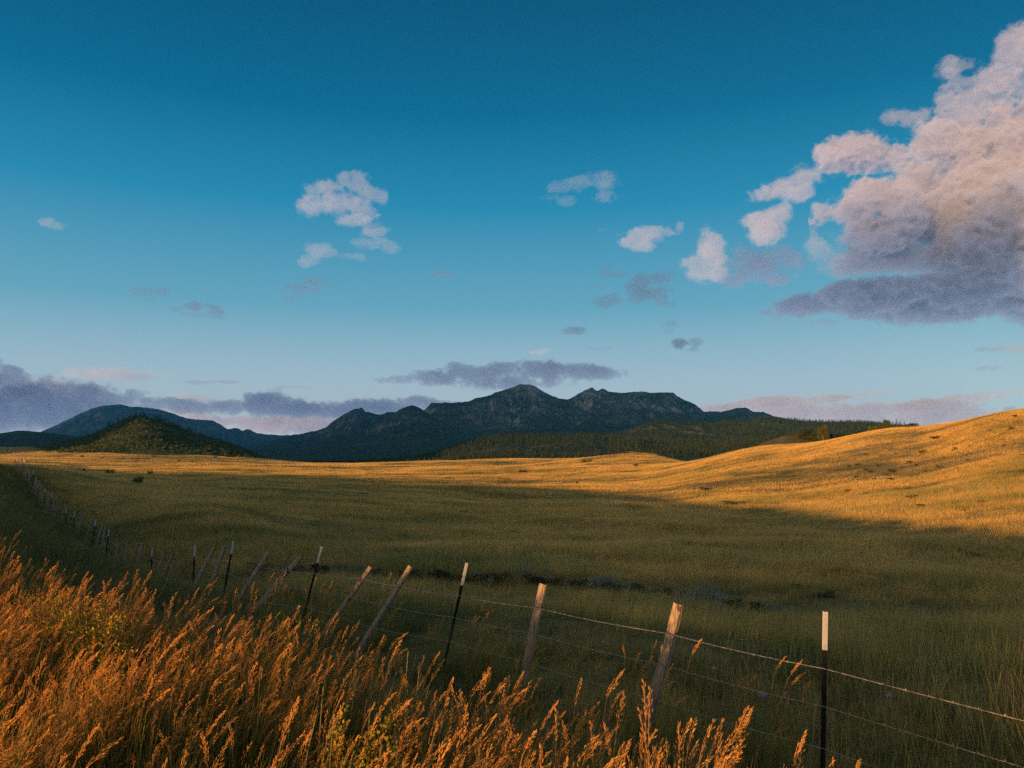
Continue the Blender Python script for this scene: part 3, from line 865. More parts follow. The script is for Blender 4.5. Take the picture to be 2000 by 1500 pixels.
def round_crown(r, lobes=9, per=60, leaf=.1, flat=1.0, z0=.3, z1=1.0, w=.35):
    C = []
    for q in range(lobes):
        th = r.random() * 6.28; rr = w * .65 * math.sqrt(r.random()); zz = r.uniform(z0 + .12, z1 - .14)
        c = np.array([rr * math.cos(th), rr * math.sin(th), zz]); R = r.uniform(.35, .6) * w
        p = r.normal(size=(per, 3)); p /= np.linalg.norm(p, axis=1, keepdims=True); p *= (r.random(per) ** .4)[:, None] * R
        p[:, 2] *= .75 * flat; C.append(c + p)
    return leaf_quads(np.concatenate(C), leaf, r)

def trunk_mesh(r, h, rad, limbs=3):
    V, Fc = tube([(0, 0, -.15), (r.normal(0, .01), r.normal(0, .01), h * .5), (r.normal(0, .02), r.normal(0, .02), h)], [rad * 1.3, rad, rad * .5], 7)
    for k in range(limbs):
        th = r.random() * 6.28; z = h * r.uniform(.5, .9)
        v, f = tube([(0, 0, z), (.12 * math.cos(th), .12 * math.sin(th), z + .1), (.2 * math.cos(th), .2 * math.sin(th), z + .22)], [rad * .55, rad * .4, rad * .15], 5)
        o = len(V); V = V + v; Fc = Fc + [tuple(o + i for i in q) for q in f]
    return V, Fc

def make_tree(name, crown, mat, trunk, loc, scale, label, cat, group=None):
    t = empty(name, loc); tag(t, label, cat, group)
    mesh_obj('trunk', *trunk, [M_BARK], t); mesh_obj('crown', *crown, [mat], t)
    t.scale = scale; t.rotation_euler = (0, 0, random.uniform(0, 6.28))
    return t

def copy_thing(src, loc, scale, rotz, label=None, group=None):
    c = src.copy(); COL.objects.link(c); c.location = loc; c.scale = scale; c.rotation_euler = (0, 0, rotz)
    if label: c['label'] = label
    if group: c['group'] = group
    for ch in src.children:
        k = ch.copy(); COL.objects.link(k); k.parent = c
    return c

def surf_z(S, px, X=None, Y=None):
    Xs, Ys, Zs = S; d = (Xs - X) ** 2 + (Ys - Y) ** 2; i = np.unravel_index(np.argmin(d), d.shape); return Zs[i]

def crest_of(S, px):
    """the point of a hill that stands highest in the view along one column"""
    Xs, Ys, Zs = S; a = float(ray(px, 850)[0])
    j = np.argmin(np.abs(Xs[0] / Ys[0] - a)); i = np.argmax(Zs[:, j] / Ys[:, j])
    return Xs[i, j], Ys[i, j], Zs[i, j]

# ---- pines on the butte
r0 = np.random.default_rng(900)
PINES = [make_tree('pine_tree', conifer_crown(r0, 9, 34, .19, .085), M_PINE, trunk_mesh(r0, .55, .018, 0), (0, 0, 0), (1, 1, 1), '', 'tree') for _ in range(3)]
bt = [(205, 6), (212, 8), (218, 9), (224, 8), (229, 10), (234, 9), (238, 10), (243, 9), (249, 8), (253, 11), (257, 9), (262, 8), (268, 11), (273, 10), (279, 11), (283, 8), (288, 8), (302, 9), (308, 12), (313, 13), (317, 10), (326, 9), (330, 12), (335, 9), (339, 9), (345, 10), (350, 8), (356, 7), (368, 11), (372, 10), (381, 8), (391, 9), (394, 7), (416, 6), (432, 6), (160, 6), (173, 8), (182, 6), (190, 7)]
used = set()
def place_pine(loc, h, label, group, wide=1.0):
    k = random.randrange(3)
    if k not in used:
        used.add(k); t = PINES[k]; t.location = loc; t.scale = (h * wide, h * wide, h); t['label'] = label; t['group'] = group
    else: copy_thing(PINES[k], loc, (h * wide, h * wide, h), random.uniform(0, 6.28), label, group)
for px, hp in bt:
    X, Y, Z = crest_of(S_BUTTE, px + random.uniform(-1, 1))
    h = hp * Y / F * 1.15
    lab = 'dark pine standing on the sunset side of the butte crest' if px < 262 else ('dark pine near the bald top of the butte' if px < 296 else 'dark pine on the long falling crest of the butte beyond its bald top')
    if px < 200: lab = 'dark pine low on the outer shoulder of the butte'
    place_pine((X, Y + random.uniform(-6, 4), Z - .3), h, lab, 'pines along the crest of the butte', random.uniform(1.5, 2.4))

# ---- trees and bushes beyond the shoulder of the golden hill
r1 = np.random.default_rng(910)
def ridge_spot(px, py, Y):
    a, s_ = ray(px, py); return (float(a) * Y, Y, float(s_) * Y)
def ridge_tree(name, px, yb, yt, wpx, Y, crown, mat, label, cat, tr=.35):
    m = Y / F; h = (yb - yt) * m; w = wpx * m
    p = ridge_spot(px, yb + 1.5, Y)
    t = make_tree(name, crown, mat, trunk_mesh(r1, tr + .2, .03), p, (1, 1, 1), label, cat)
    t.scale = (w / .74, w / .74, h)
    return t
rc = lambda **k: round_crown(r1, **k)
ridge_tree('broadleaf_tree', 1608, 859, 827, 21, 330, rc(lobes=20, per=110, leaf=.075, z0=.12, w=.38), M_COTTON, 'golden leaved tree with a pale trunk standing alone behind the shoulder of the golden hill', 'tree')
ridge_tree('juniper_tree', 1577, 859, 833, 32, 345, rc(lobes=22, per=100, leaf=.085, z0=-.05, w=.42), M_JUNIPER, 'broad olive green juniper beside the golden leaved tree', 'tree', .1)
ridge_tree('juniper_tree', 1706, 849, 829, 20, 320, rc(lobes=16, per=100, leaf=.09, z0=-.05, w=.4), M_COTTON, 'small yellowish round tree on the skyline of the golden hill', 'tree', .1)
ridge_tree('broadleaf_tree', 1733, 847, 816, 22, 325, rc(lobes=20, per=100, leaf=.08, z0=.0, w=.4), M_JUNIPER, 'tallest dark tree on the skyline beside the small yellowish round tree', 'tree', .2)
ridge_tree('shrub', 1721, 848, 825, 18, 330, rc(lobes=14, per=80, leaf=.11, z0=-.05, w=.42), M_JUNIPER, 'dark bush filling the gap between two skyline trees on the golden hill', 'shrub', .1)
ridge_tree('shrub', 1595, 862, 845, 18, 340, rc(lobes=14, per=80, leaf=.11, z0=-.05, w=.42), M_PINE, 'very dark bush at the foot of the golden leaved tree', 'shrub', .1)
ridge_tree('shrub', 1556, 858, 843, 20, 380, rc(lobes=14, per=80, leaf=.11, z0=-.05, w=.42), M_BUSH, 'olive bush on the small knoll behind the golden hill', 'shrub', .1)
ridge_tree('shrub', 1778, 836, 824, 30, 270, rc(lobes=16, per=80, leaf=.09, z0=-.05, w=.45), M_BUSH, 'low brown bush spread along the golden hill skyline above the trees', 'shrub', .1)
sh = ridge_tree('shrub', 1628, 858, 845, 18, 335, rc(lobes=14, per=80, leaf=.11, z0=-.05, w=.42), M_PINE, 'dark bush in the row behind the golden hill between the trees', 'shrub', .1)
sh['group'] = 'row of dark bushes behind the golden hill'
for px, yb, hp, w in ((1641, 857, 13, 17), (1652, 856, 13, 16), (1663, 854, 12, 17), (1675, 852, 12, 16), (1686, 851, 12, 15), (1694, 850, 11, 14)):
    Y = 338; m = Y / F
    copy_thing(sh, ridge_spot(px, yb + 1.5, Y), (w * m / .74, w * m / .74, hp * m), random.uniform(0, 6), None)
for px, yb, yt in ((1752, 842, 819), (1759, 841, 821), (1767, 840, 823), (1744, 842, 823)):
    Y = 420; h = (yb - yt) * Y / F
    place_pine(ridge_spot(px, yb + 1, Y), h, 'dark conifer in the little clump past the tallest skyline tree', 'conifers clumped on the golden hill skyline', 1.7)

# ---- forest on the far hills
def forest(name, S, count, h0, h1, seed, mat, keepf, crown='c', vmin=.05, vmax=1.0):
    r = np.random.default_rng(seed); var = []
    for v in range(4):
        a = Acc()
        if crown == 'c': V, Q = conifer_crown(r, 6, 11, r.uniform(.17, .26), .17)
        else: V, Q = round_crown(r, 6, 12, .26, .9, .0, .9, .6)
        a.add(V, Q, np.zeros(len(V)), 0); var.append(a.mesh('f', [mat]))
    X, Y, Z = S; nr, nc = X.shape
    i = r.uniform(vmin * (nr - 1), vmax * (nr - 1) - .01, count); j = r.uniform(0, nc - 1.01, count)
    i0 = i.astype(int); j0 = j.astype(int); fi = i - i0; fj = j - j0
    i1 = np.minimum(i0 + 1, nr - 1)
    def smp(A): return (A[i0, j0] * (1 - fj) + A[i0, j0 + 1] * fj) * (1 - fi) + (A[i1, j0] * (1 - fj) + A[i1, j0 + 1] * fj) * fi
    P = np.stack([smp(X), smp(Y), smp(Z)], -1)
    k = r.random(count) < keepf(P)
    P = P[k]; P[:, 2] -= .4
    scatter(name, P, np.stack([r.normal(0, .04, len(P)), r.normal(0, .04, len(P)), r.uniform(0, 6.28, len(P))], -1), r.uniform(h0, h1, len(P)), var, r.integers(0, 4, len(P)))
patchy = lambda sc, b, seed: (lambda P: np.clip(b + 3.2 * fbm2(P[:, 0] / sc, P[:, 1] / (sc * 1.6), 3, seed), .04, 1))
forest('forest', S_A, 14000, 3, 7, 920, M_FOREST, patchy(90, .55, 921))
forest('forest', S_B, 24000, 4, 8.5, 930, M_FOREST, patchy(130, .6, 931))
forest('undergrowth', S_BUTTE, 7000, 1.4, 3.6, 940, M_SCRUB, lambda P: np.clip(.35 + 2.6 * fbm2(P[:, 0] / 22, P[:, 1] / 30, 3, 941) + .5 * sstep(-520, -380, P[:, 0]), .02, 1) * sstep(899, 880, 890 - P[:, 2] / P[:, 1] * F), 'r')

# ---- shrubs on the pasture and the golden hill
r2 = np.random.default_rng(950)
def make_shrub(name, mat, label, cat, leaf=.10, lobes=10, per=55, flat=1.0, w=.5):
    o = mesh_obj(name, *round_crown(r2, lobes, per, leaf, flat, -.12, .95, w), [mat]); tag(o, label, cat); return o
SHR = [make_shrub('shrub', m, '', 'shrub', lf, lb, 60, f) for m, lf, lb, f in ((M_BUSH, .13, 10, 1), (M_SCRUB, .12, 12, 1), (M_BUSH, .15, 7, .8))]
shr_used = set()
def place_shrub(px, py, wpx, hpx, k, label, group=None, sink=.05):
    X, Y, Z = hit(px, py)
    m = Y / F; s_ = (wpx * m, wpx * m, hpx * m)
    if k not in shr_used:
        shr_used.add(k); o = SHR[k]
        o.location = (X, Y, Z - sink * s_[2]); o.scale = s_
    else:
        o = SHR[k].copy(); COL.objects.link(o); o.location = (X, Y, Z - sink * s_[2]); o.scale = s_; o.rotation_euler = (0, 0, random.uniform(0, 6.28))
    for p in ('label', 'group'):
        if p in o: del o[p]
    tag(o, label, 'shrub', group); return o
for px, py, w, h, k, lab in [
    (268, 948, 26, 20, 0, 'round shrub with a sunlit top in the shaded pasture beyond the fence'),
    (215, 925, 17, 9, 1, 'dark flat topped bush on the bright strip below the butte, nearest its middle'),
    (163, 922, 12, 8, 1, 'low dark double bush on the edge of shade towards the fence'),
    (293, 926, 12, 8, 1, 'small dark bush at the shade edge directly past the sunlit topped shrub'),
    (85, 922, 20, 8, 1, 'low dark shrub close beside the far end of the fence'),
    (866, 1146, 44, 34, 1, 'dark green bush beside the ditch behind the white tipped steel post'),
    (1146, 903, 26, 6, 1, 'long low dark bush lying across the golden slope below the forest'),
    (1020, 922, 20, 4, 1, 'thin dark line of scrub on the golden slope before the long low bush'),
    (1242, 911, 13, 7, 0, 'reddish brown shrub by a bare patch on the golden slope'),
    (1376, 958, 26, 8, 0, 'wide brown shrub close above the edge of shade on the golden slope'),
    (1127, 946, 6, 9, 1, 'upright dark bush standing by the shaded hollow'),
    (1103, 944, 6, 5, 1, 'tiny dark bush beside the upright one at the shaded hollow'),
    (1425, 988, 34, 11, 1, 'dark mat of scrub in the shade at the foot of the golden hill'),
    (785, 1052, 42, 10, 1, 'dark low mat of scrub in the middle of the shaded pasture'),
    (1827, 858, 27, 8, 0, 'broad yellowish bush high on the golden hill'),
    (1355, 964, 7, 4, 1, 'tiny dark bush beside the wide brown shrub at the edge of shade')]:
    place_shrub(px, py, w, h, k, lab)
for i, (px, py, w) in enumerate([(1983, 815, 11), (1934, 843, 8), (1975, 840, 15), (1922, 855, 7), (1801, 885, 15), (1691, 889, 7), (1771, 836, 11), (1657, 912, 10), (1675, 910, 14), (1700, 923, 14), (1742, 922, 15), (1707, 937, 9),
        (1672, 934, 12), (1775, 906, 14), (1865, 880, 13), (1807, 922, 9), (1997, 891, 11), (1835, 914, 14), (1870, 917, 9), (1621, 940, 6), (1570, 953, 5), (1656, 962, 16), (1516, 985, 7), (1800, 992, 22), (1782, 977, 22), (1915, 984, 20), (1954, 955, 6), (1737, 940, 16),
        (1831, 948, 12), (1800, 944, 8), (1475, 912, 5), (1380, 906, 5), (1246, 895, 5), (1750, 887, 8), (1890, 900, 10), (1940, 905, 12), (1985, 930, 12), (1960, 872, 8), (1640, 895, 6), (1590, 915, 6), (1850, 935, 9), (1905, 945, 10), (1725, 960, 9), (1610, 975, 10), (1880, 1000, 12), (1960, 1010, 12), (1550, 930, 6), (1690, 965, 8),
        (1715, 912, 12), (1760, 915, 10), (1690, 918, 9), (1790, 910, 10), (1730, 928, 9), (1930, 925, 9), (1845, 895, 8), (1895, 872, 7)]):
    place_shrub(px, py, w * random.uniform(.9, 1.2), w * random.uniform(.4, .62), (0, 2, 1, 2)[i % 4], 'small dark tuft of brush dotted on the sunlit golden hillside', 'brush tufts dotted over the golden hillside')
for px, py, w in [(349, 901, 6), (375, 903, 5), (240, 897, 6), (160, 893, 7), (420, 895, 7), (200, 896, 5), (300, 893, 6), (455, 893, 8), (330, 904, 4), (265, 903, 4)]:
    place_shrub(px, py, w, w * .7, 1, 'tiny dark bush dotted on the pale slope at the foot of the butte', 'bushes dotted at the foot of the butte')

# ---- dark brush in the ditch and mats of rank growth in the shaded bowl
for i, (px, py, w, h) in enumerate([(490, 1108, 34, 10), (520, 1112, 40, 12), (575, 1116, 44, 13), (630, 1118, 40, 14), (690, 1122, 46, 15), (740, 1124, 40, 14), (800, 1128, 46, 16), (845, 1132, 40, 18), (900, 1138, 40, 15), (985, 1136, 44, 20), (1045, 1140, 46, 22), (1090, 1146, 40, 18), (1130, 1150, 46, 22), (1200, 1160, 50, 26), (1245, 1166, 46, 24), (1290, 1176, 46, 24), (1335, 1184, 50, 24), (1430, 1192, 44, 22), (1470, 1196, 40, 16), (940, 1134, 36, 14)]):
    place_shrub(px + random.uniform(-8, 8), py, w, h * random.uniform(.85, 1.25), (1, 0, 1)[i % 3], 'dark brush crowding the ditch that crosses the shaded pasture', 'brush growing in the ditch')
for i, (px, py, w, h) in enumerate([(640, 1010, 40, 6), (1150, 1012, 46, 7), (1250, 1066, 40, 8), (1010, 1040, 30, 6), (560, 985, 36, 5), (1590, 1110, 50, 12), (1650, 1120, 60, 14), (1720, 1130, 60, 14), (1790, 1126, 60, 13), (1560, 1150, 50, 12), (1610, 1165, 56, 14), (1860, 1120, 50, 12), (1330, 1020, 36, 6), (430, 1000, 34, 5), (900, 1000, 36, 5), (700, 965, 40, 4), (820, 975, 44, 4), (1480, 1040, 40, 8), (1900, 1085, 40, 9), (350, 960, 30, 4), (450, 935, 26, 4), (1090, 1075, 36, 8), (760, 1020, 32, 5), (1400, 1090, 40, 9)]):
    place_shrub(px, py, w, h, 1, 'low dark green mat of rank growth in the shaded bowl of the pasture', 'mats of rank growth in the shaded pasture', .3)

# ---- silvery sagebrush along the ditch
r3 = np.random.default_rng(960)
def sage_mesh(r):
    a = Acc()
    V, Q, A = blades(150, .5, .5, 1.0, .035, (.1, 0), .22, r, 3, .4); a.add(V, Q, A, 0)
    C = np.stack([r.normal(0, .3, 160), r.normal(0, .3, 160), r.uniform(.2, .95, 160)], -1)
    V, Q = leaf_quads(C, .10, r, .8); a.add(V, Q, np.zeros(len(V)), 0)
    return a
sg = [sage_mesh(r3) for _ in range(3)]
SG = []
for q in sg:
    o = mesh_obj('sagebrush', np.concatenate(q.V), np.concatenate(q.Q), [M_SAGE]); SG.append(o)
sg_used = set()
for i, (px, py, w, h) in enumerate([(1385, 1178, 46, 40), (1352, 1180, 40, 32), (1408, 1186, 26, 32), (1315, 1172, 34, 22), (1185, 1150, 40, 30), (1215, 1152, 30, 22), (1160, 1142, 26, 18), (1030, 1126, 40, 20), (1005, 1120, 30, 18), (1110, 1152, 22, 16), (655, 1112, 50, 16), (610, 1110, 40, 13), (700, 1116, 34, 15), (560, 1106, 30, 10), (940, 1126, 34, 14), (1062, 1128, 24, 16), (1260, 1165, 30, 18), (960, 1142, 30, 14), (1500, 1190, 40, 18)]):
    X, Y, Z = hit(px, py); m = Y / F; k = i % 3
    if k in sg_used: o = SG[k].copy(); COL.objects.link(o)
    else: o = SG[k]; sg_used.add(k)
    o.location = (X, Y, Z - .05); o.scale = (w * m / 1.1, w * m / 1.1, h * m); o.rotation_euler = (0, 0, random.uniform(0, 6))
    lab = 'pale silvery sagebrush in the brightest clump along the ditch' if i < 4 else 'dull blue grey sagebrush growing along the dark ditch line'
    tag(o, lab, 'sagebrush', 'sagebrush clump by the ditch' if i < 4 else 'sagebrush scattered along the ditch')

# ---- leafy weeds among the seed heads
r4 = np.random.default_rng(970)
def make_weed(px, Y, h, n, label, narrow=1.0):
    a = float(ray(px, 1200)[0]); X = a * Y; Z = float(ground_z(X, Y))
    t = empty('leafy_weed', (X, Y, Z - .02)); tag(t, label, 'weed')
    sv = []; sf = []; C = []
    for i in range(n):
        lx, ly = r4.normal(.12, .16) * narrow, r4.normal(0, .12) * narrow; b = r4.normal(0, .05, 2); hh = h * r4.uniform(.7, 1)
        path = [(b[0], b[1], 0), (b[0] + lx * .3 * hh, b[1] + ly * .3 * hh, hh * .5), (b[0] + lx * hh, b[1] + ly * hh, hh)]
        v, f = tube(path, [.004, .003, .001], 4, False); o = len(sv); sv += v; sf += [tuple(o + k for k in q) for q in f]
        for k in range(130):
            t_ = r4.uniform(.25, 1); C.append((b[0] + lx * hh * t_ ** 1.4 + r4.normal(0, .022), b[1] + ly * hh * t_ ** 1.4 + r4.normal(0, .022), hh * t_))
    mesh_obj('stem', sv, sf, [M_LEAF], t); mesh_obj('leaves', *leaf_quads(np.array(C), .024, r4, 1.3), [M_WEED], t)
for px, Y, h, n, lab in [(112, 7.6, 1.34, 18, 'yellow green leafy weed standing before the dark gap in the seed heads'), (165, 7.2, 1.3, 22, 'broadest yellow green weed, directly beside the one at the dark gap'), (185, 6.3, 1.15, 9, 'slender yellow leafed weed just in front of the broadest one'),
        (650, 4.8, 1.12, 14, 'golden yellow weed in the grass beneath the pale straight stalks'), (705, 4.5, 1.1, 14, 'yellow green weed with bare lower stems beneath the pale straight stalks'), (765, 4.6, .9, 4, 'thin branching weed at the edge of the seed heads towards the wooden posts'), (945, 4.0, .8, 5, 'short yellow green weed at the bottom between orange plumes'), (532, 8.6, 1.15, 8, 'small yellow topped weed at the far edge of the seed heads, below leaning posts')]:
    make_weed(px, Y, h, n, lab)

# ---- straight pale stalks among the plumes
def pale_stalks():
    var = []
    for v in range(6):
        r = np.random.default_rng(980 + v); a = Acc()
        for i in range(2):
            V, Q, A, M = stalk(r.normal(0, .07), r.normal(0, .07), r.uniform(.95, 1.2), (abs(r.normal(.2, .1)), r.normal(0, .06)), r, head=r.uniform(.16, .24), nsp=22, droop=.05, plume=.002, spl=.014, spw=.0035); a.add(V, Q, A, 0)
        var.append(a.mesh('p', [M_STRAW]))
    px = np.concatenate([r4.normal(690, 80, 26), r4.uniform(0, 1500, 22)]); Y = np.concatenate([r4.uniform(4.2, 6.5, 26), r4.uniform(4, 9, 22)])
    a = ray(px, 1200)[0]; X = a * Y; yp, n = fence_yp(X, Y); k = n < -2.6; X, Y = X[k], Y[k]
    scatter('pale_grass', np.stack([X, Y, ground_z(X, Y) - .02], -1), np.stack([X * 0, X * 0, r4.normal(0, .4, len(X))], -1), r4.uniform(.8, 1.0, len(X)), var, r4.integers(0, 6, len(X)))
pale_stalks()

# ---- power line: wooden H-frame poles
M_POLE = mat_plain('pole_wood', (.25, .16, .09), .85, .1, 0, 2, .25)
M_INS = mat_plain('insulator_glaze', (.12, .10, .09), .3, .5, 0, 5, .2)
def utility_pole(px, yt, yb, Y, wpx, label, legs=2):
    a, s_ = ray(px, yt); X = float(a) * Y; zt = float(s_) * Y
    zb = min(float(ground_z(X, Y)), float(ray(px, yb)[1]) * Y); w = wpx * Y / F; H = zt - zb
    t = empty('utility_pole', (X, Y, zb)); tag(t, label, 'utility pole', 'power line poles crossing the field')
    r_ = .17
    for q in ((-.27, .27) if legs == 2 else (0,)):
        V, Fc = tube([(q * w, 0, -.5), (q * w, 0, H * .5), (q * w, 0, H)], [r_ * 1.25, r_, r_ * .8], 8); mesh_obj('pole', V, Fc, [M_POLE], t)
    V, Fc = tube([(-w * .5, .12, H * .93), (w * .5, .12, H * .93)], [.14, .14], 4); mesh_obj('crossarm', V, Fc, [M_POLE], t)
    for q in (-.45, 0, .45):
        V, Fc = tube([(q * w, .12, H * .93 - .1), (q * w, .12, H * .93 - .5), (q * w, .12, H * .93 - .9)], [.09, .15, .09], 8); mesh_obj('insulator', V, Fc, [M_INS], t)
    if legs == 2:
        V, Fc = tube([(-.27 * w, .05, H * .55), (.27 * w, .05, H * .85)], [.06, .06], 4); mesh_obj('brace', V, Fc, [M_POLE], t)
utility_pole(35.5, 883, 913, 440, 24, 'nearest H shaped power pole, its crossarm showing over the far end of the fence')
utility_pole(180, 891.5, 917, 520, 16, 'H shaped power pole before the butte, second along the line from the fence')
utility_pole(287, 896, 915, 600, 9, 'slim power pole in the field in front of the middle of the butte', 1)
utility_pole(365, 899, 914, 680, 8, 'slim power pole in front of the falling side of the butte', 1)
utility_pole(423, 897, 914, 740, 8, 'slim power pole farthest along the line towards the mountains', 1)

# ---- lone marker post out in the pasture
def lone_post():
    X, Y, Z = hit(878, 954); h = 12 * Y / F
    V, Fc = tube([(0, 0, -.2), (.03, 0, h * .5), (.01, 0, h * .92), (.01, 0, h)], [.13, .12, .11, .05], 9)
    o = mesh_obj('marker_post', V, Fc, [M_WOOD]); o.location = (X, Y, Z)
    tag(o, 'short wooden marker post alone out in the pasture past the shaded hollow', 'post')
lone_post()

# ---- pale stones half sunk in the near pasture
M_STONE = mat_plain('pale_stone', (.20, .21, .21), .9, .1, 0, 8, .25)
def stones():
    for i, (px, py, w, lab) in enumerate([(1738, 1362, 22, 'pale rounded stone in the near grass past the upright steel post'), (1488, 1360, 20, 'pale stone half hidden in grass between the thick wooden post and the steel post'), (1397, 1308, 12, 'small pale stone in grass directly behind the thick wooden post')]):
        X, Y, Z = hit(px, py); r = np.random.default_rng(990 + i)
        import bmesh
        bm = bmesh.new(); bmesh.ops.create_icosphere(bm, subdivisions=3, radius=1)
        for v in bm.verts:
            p = np.array(v.co); k = 1 + .5 * (noise3(*[np.array([q * 1.3 + 9 * i]) for q in p], 7)[0] - .5) + .15 * (noise3(*[np.array([q * 4 + 9 * i]) for q in p], 8)[0] - .5)
            v.co = Vector(p * k)
        me = bpy.data.meshes.new('stone'); bm.to_mesh(me); bm.free(); me.materials.append(M_STONE)
        o = bpy.data.objects.new('stone', me); COL.objects.link(o); s_ = w * Y / F / 2
        o.location = (X, Y, Z + s_ * .30); o.scale = (s_, s_ * .8, s_ * .6); tag(o, lab, 'stone', 'stones in the near grass')
stones()

# ================================================================== CLOUDS
def surface_nets(f):
    """f > 0 inside -> verts in grid units, quads"""
    nx, ny, nz = f.shape
    ins = f > 0
    c = np.zeros((nx - 1, ny - 1, nz - 1, 3)); cnt = np.zeros((nx - 1, ny - 1, nz - 1))
    sl = [slice(0, -1), slice(1, None)]
    corners = [(i, j, k) for i in (0, 1) for j in (0, 1) for k in (0, 1)]
    for ax in range(3):
        for c0 in corners:
            if c0[ax]: continue
            c1 = list(c0); c1[ax] = 1
            A = f[sl[c0[0]], sl[c0[1]], sl[c0[2]]]; B = f[sl[c1[0]], sl[c1[1]], sl[c1[2]]]
            x = (A > 0) != (B > 0)
            with np.errstate(divide='ignore', invalid='ignore'): t = np.where(x, A / (A - B), 0)
            cnt += x
            for q in range(3):
                c[..., q] += np.where(x, (t if q == ax else c0[q]), 0)
    act = cnt > 0
    idx = -np.ones(act.shape, dtype=np.int64); idx[act] = np.arange(act.sum())
    ijk = np.stack(np.nonzero(act), -1)
    V = ijk + c[act] / cnt[act][:, None]
    Q = []
    for ax in range(3):
        o = [q for q in range(3) if q != ax]
        lo = [slice(1, -1)] * 3; lo[ax] = slice(0, -1)
        hi = [slice(1, -1)] * 3; hi[ax] = slice(1, None)
        A = ins[tuple(lo)]; B = ins[tuple(hi)]
        for flip, m in ((False, A & ~B), (True, ~A & B)):
            p = np.stack(np.nonzero(m), -1)
            if not len(p): continue
            base = p.copy(); base[:, o[0]] += 1; base[:, o[1]] += 1
            def g(d0, d1):
                q = base.copy(); q[:, o[0]] += d0; q[:, o[1]] += d1
                return idx[q[:, 0], q[:, 1], q[:, 2]]
            quad = np.stack([g(-1, -1), g(0, -1), g(0, 0), g(-1, 0)], -1)
            if (ax == 1) != flip: quad = quad[:, ::-1]
            Q.append(quad)
    return V, np.concatenate(Q)

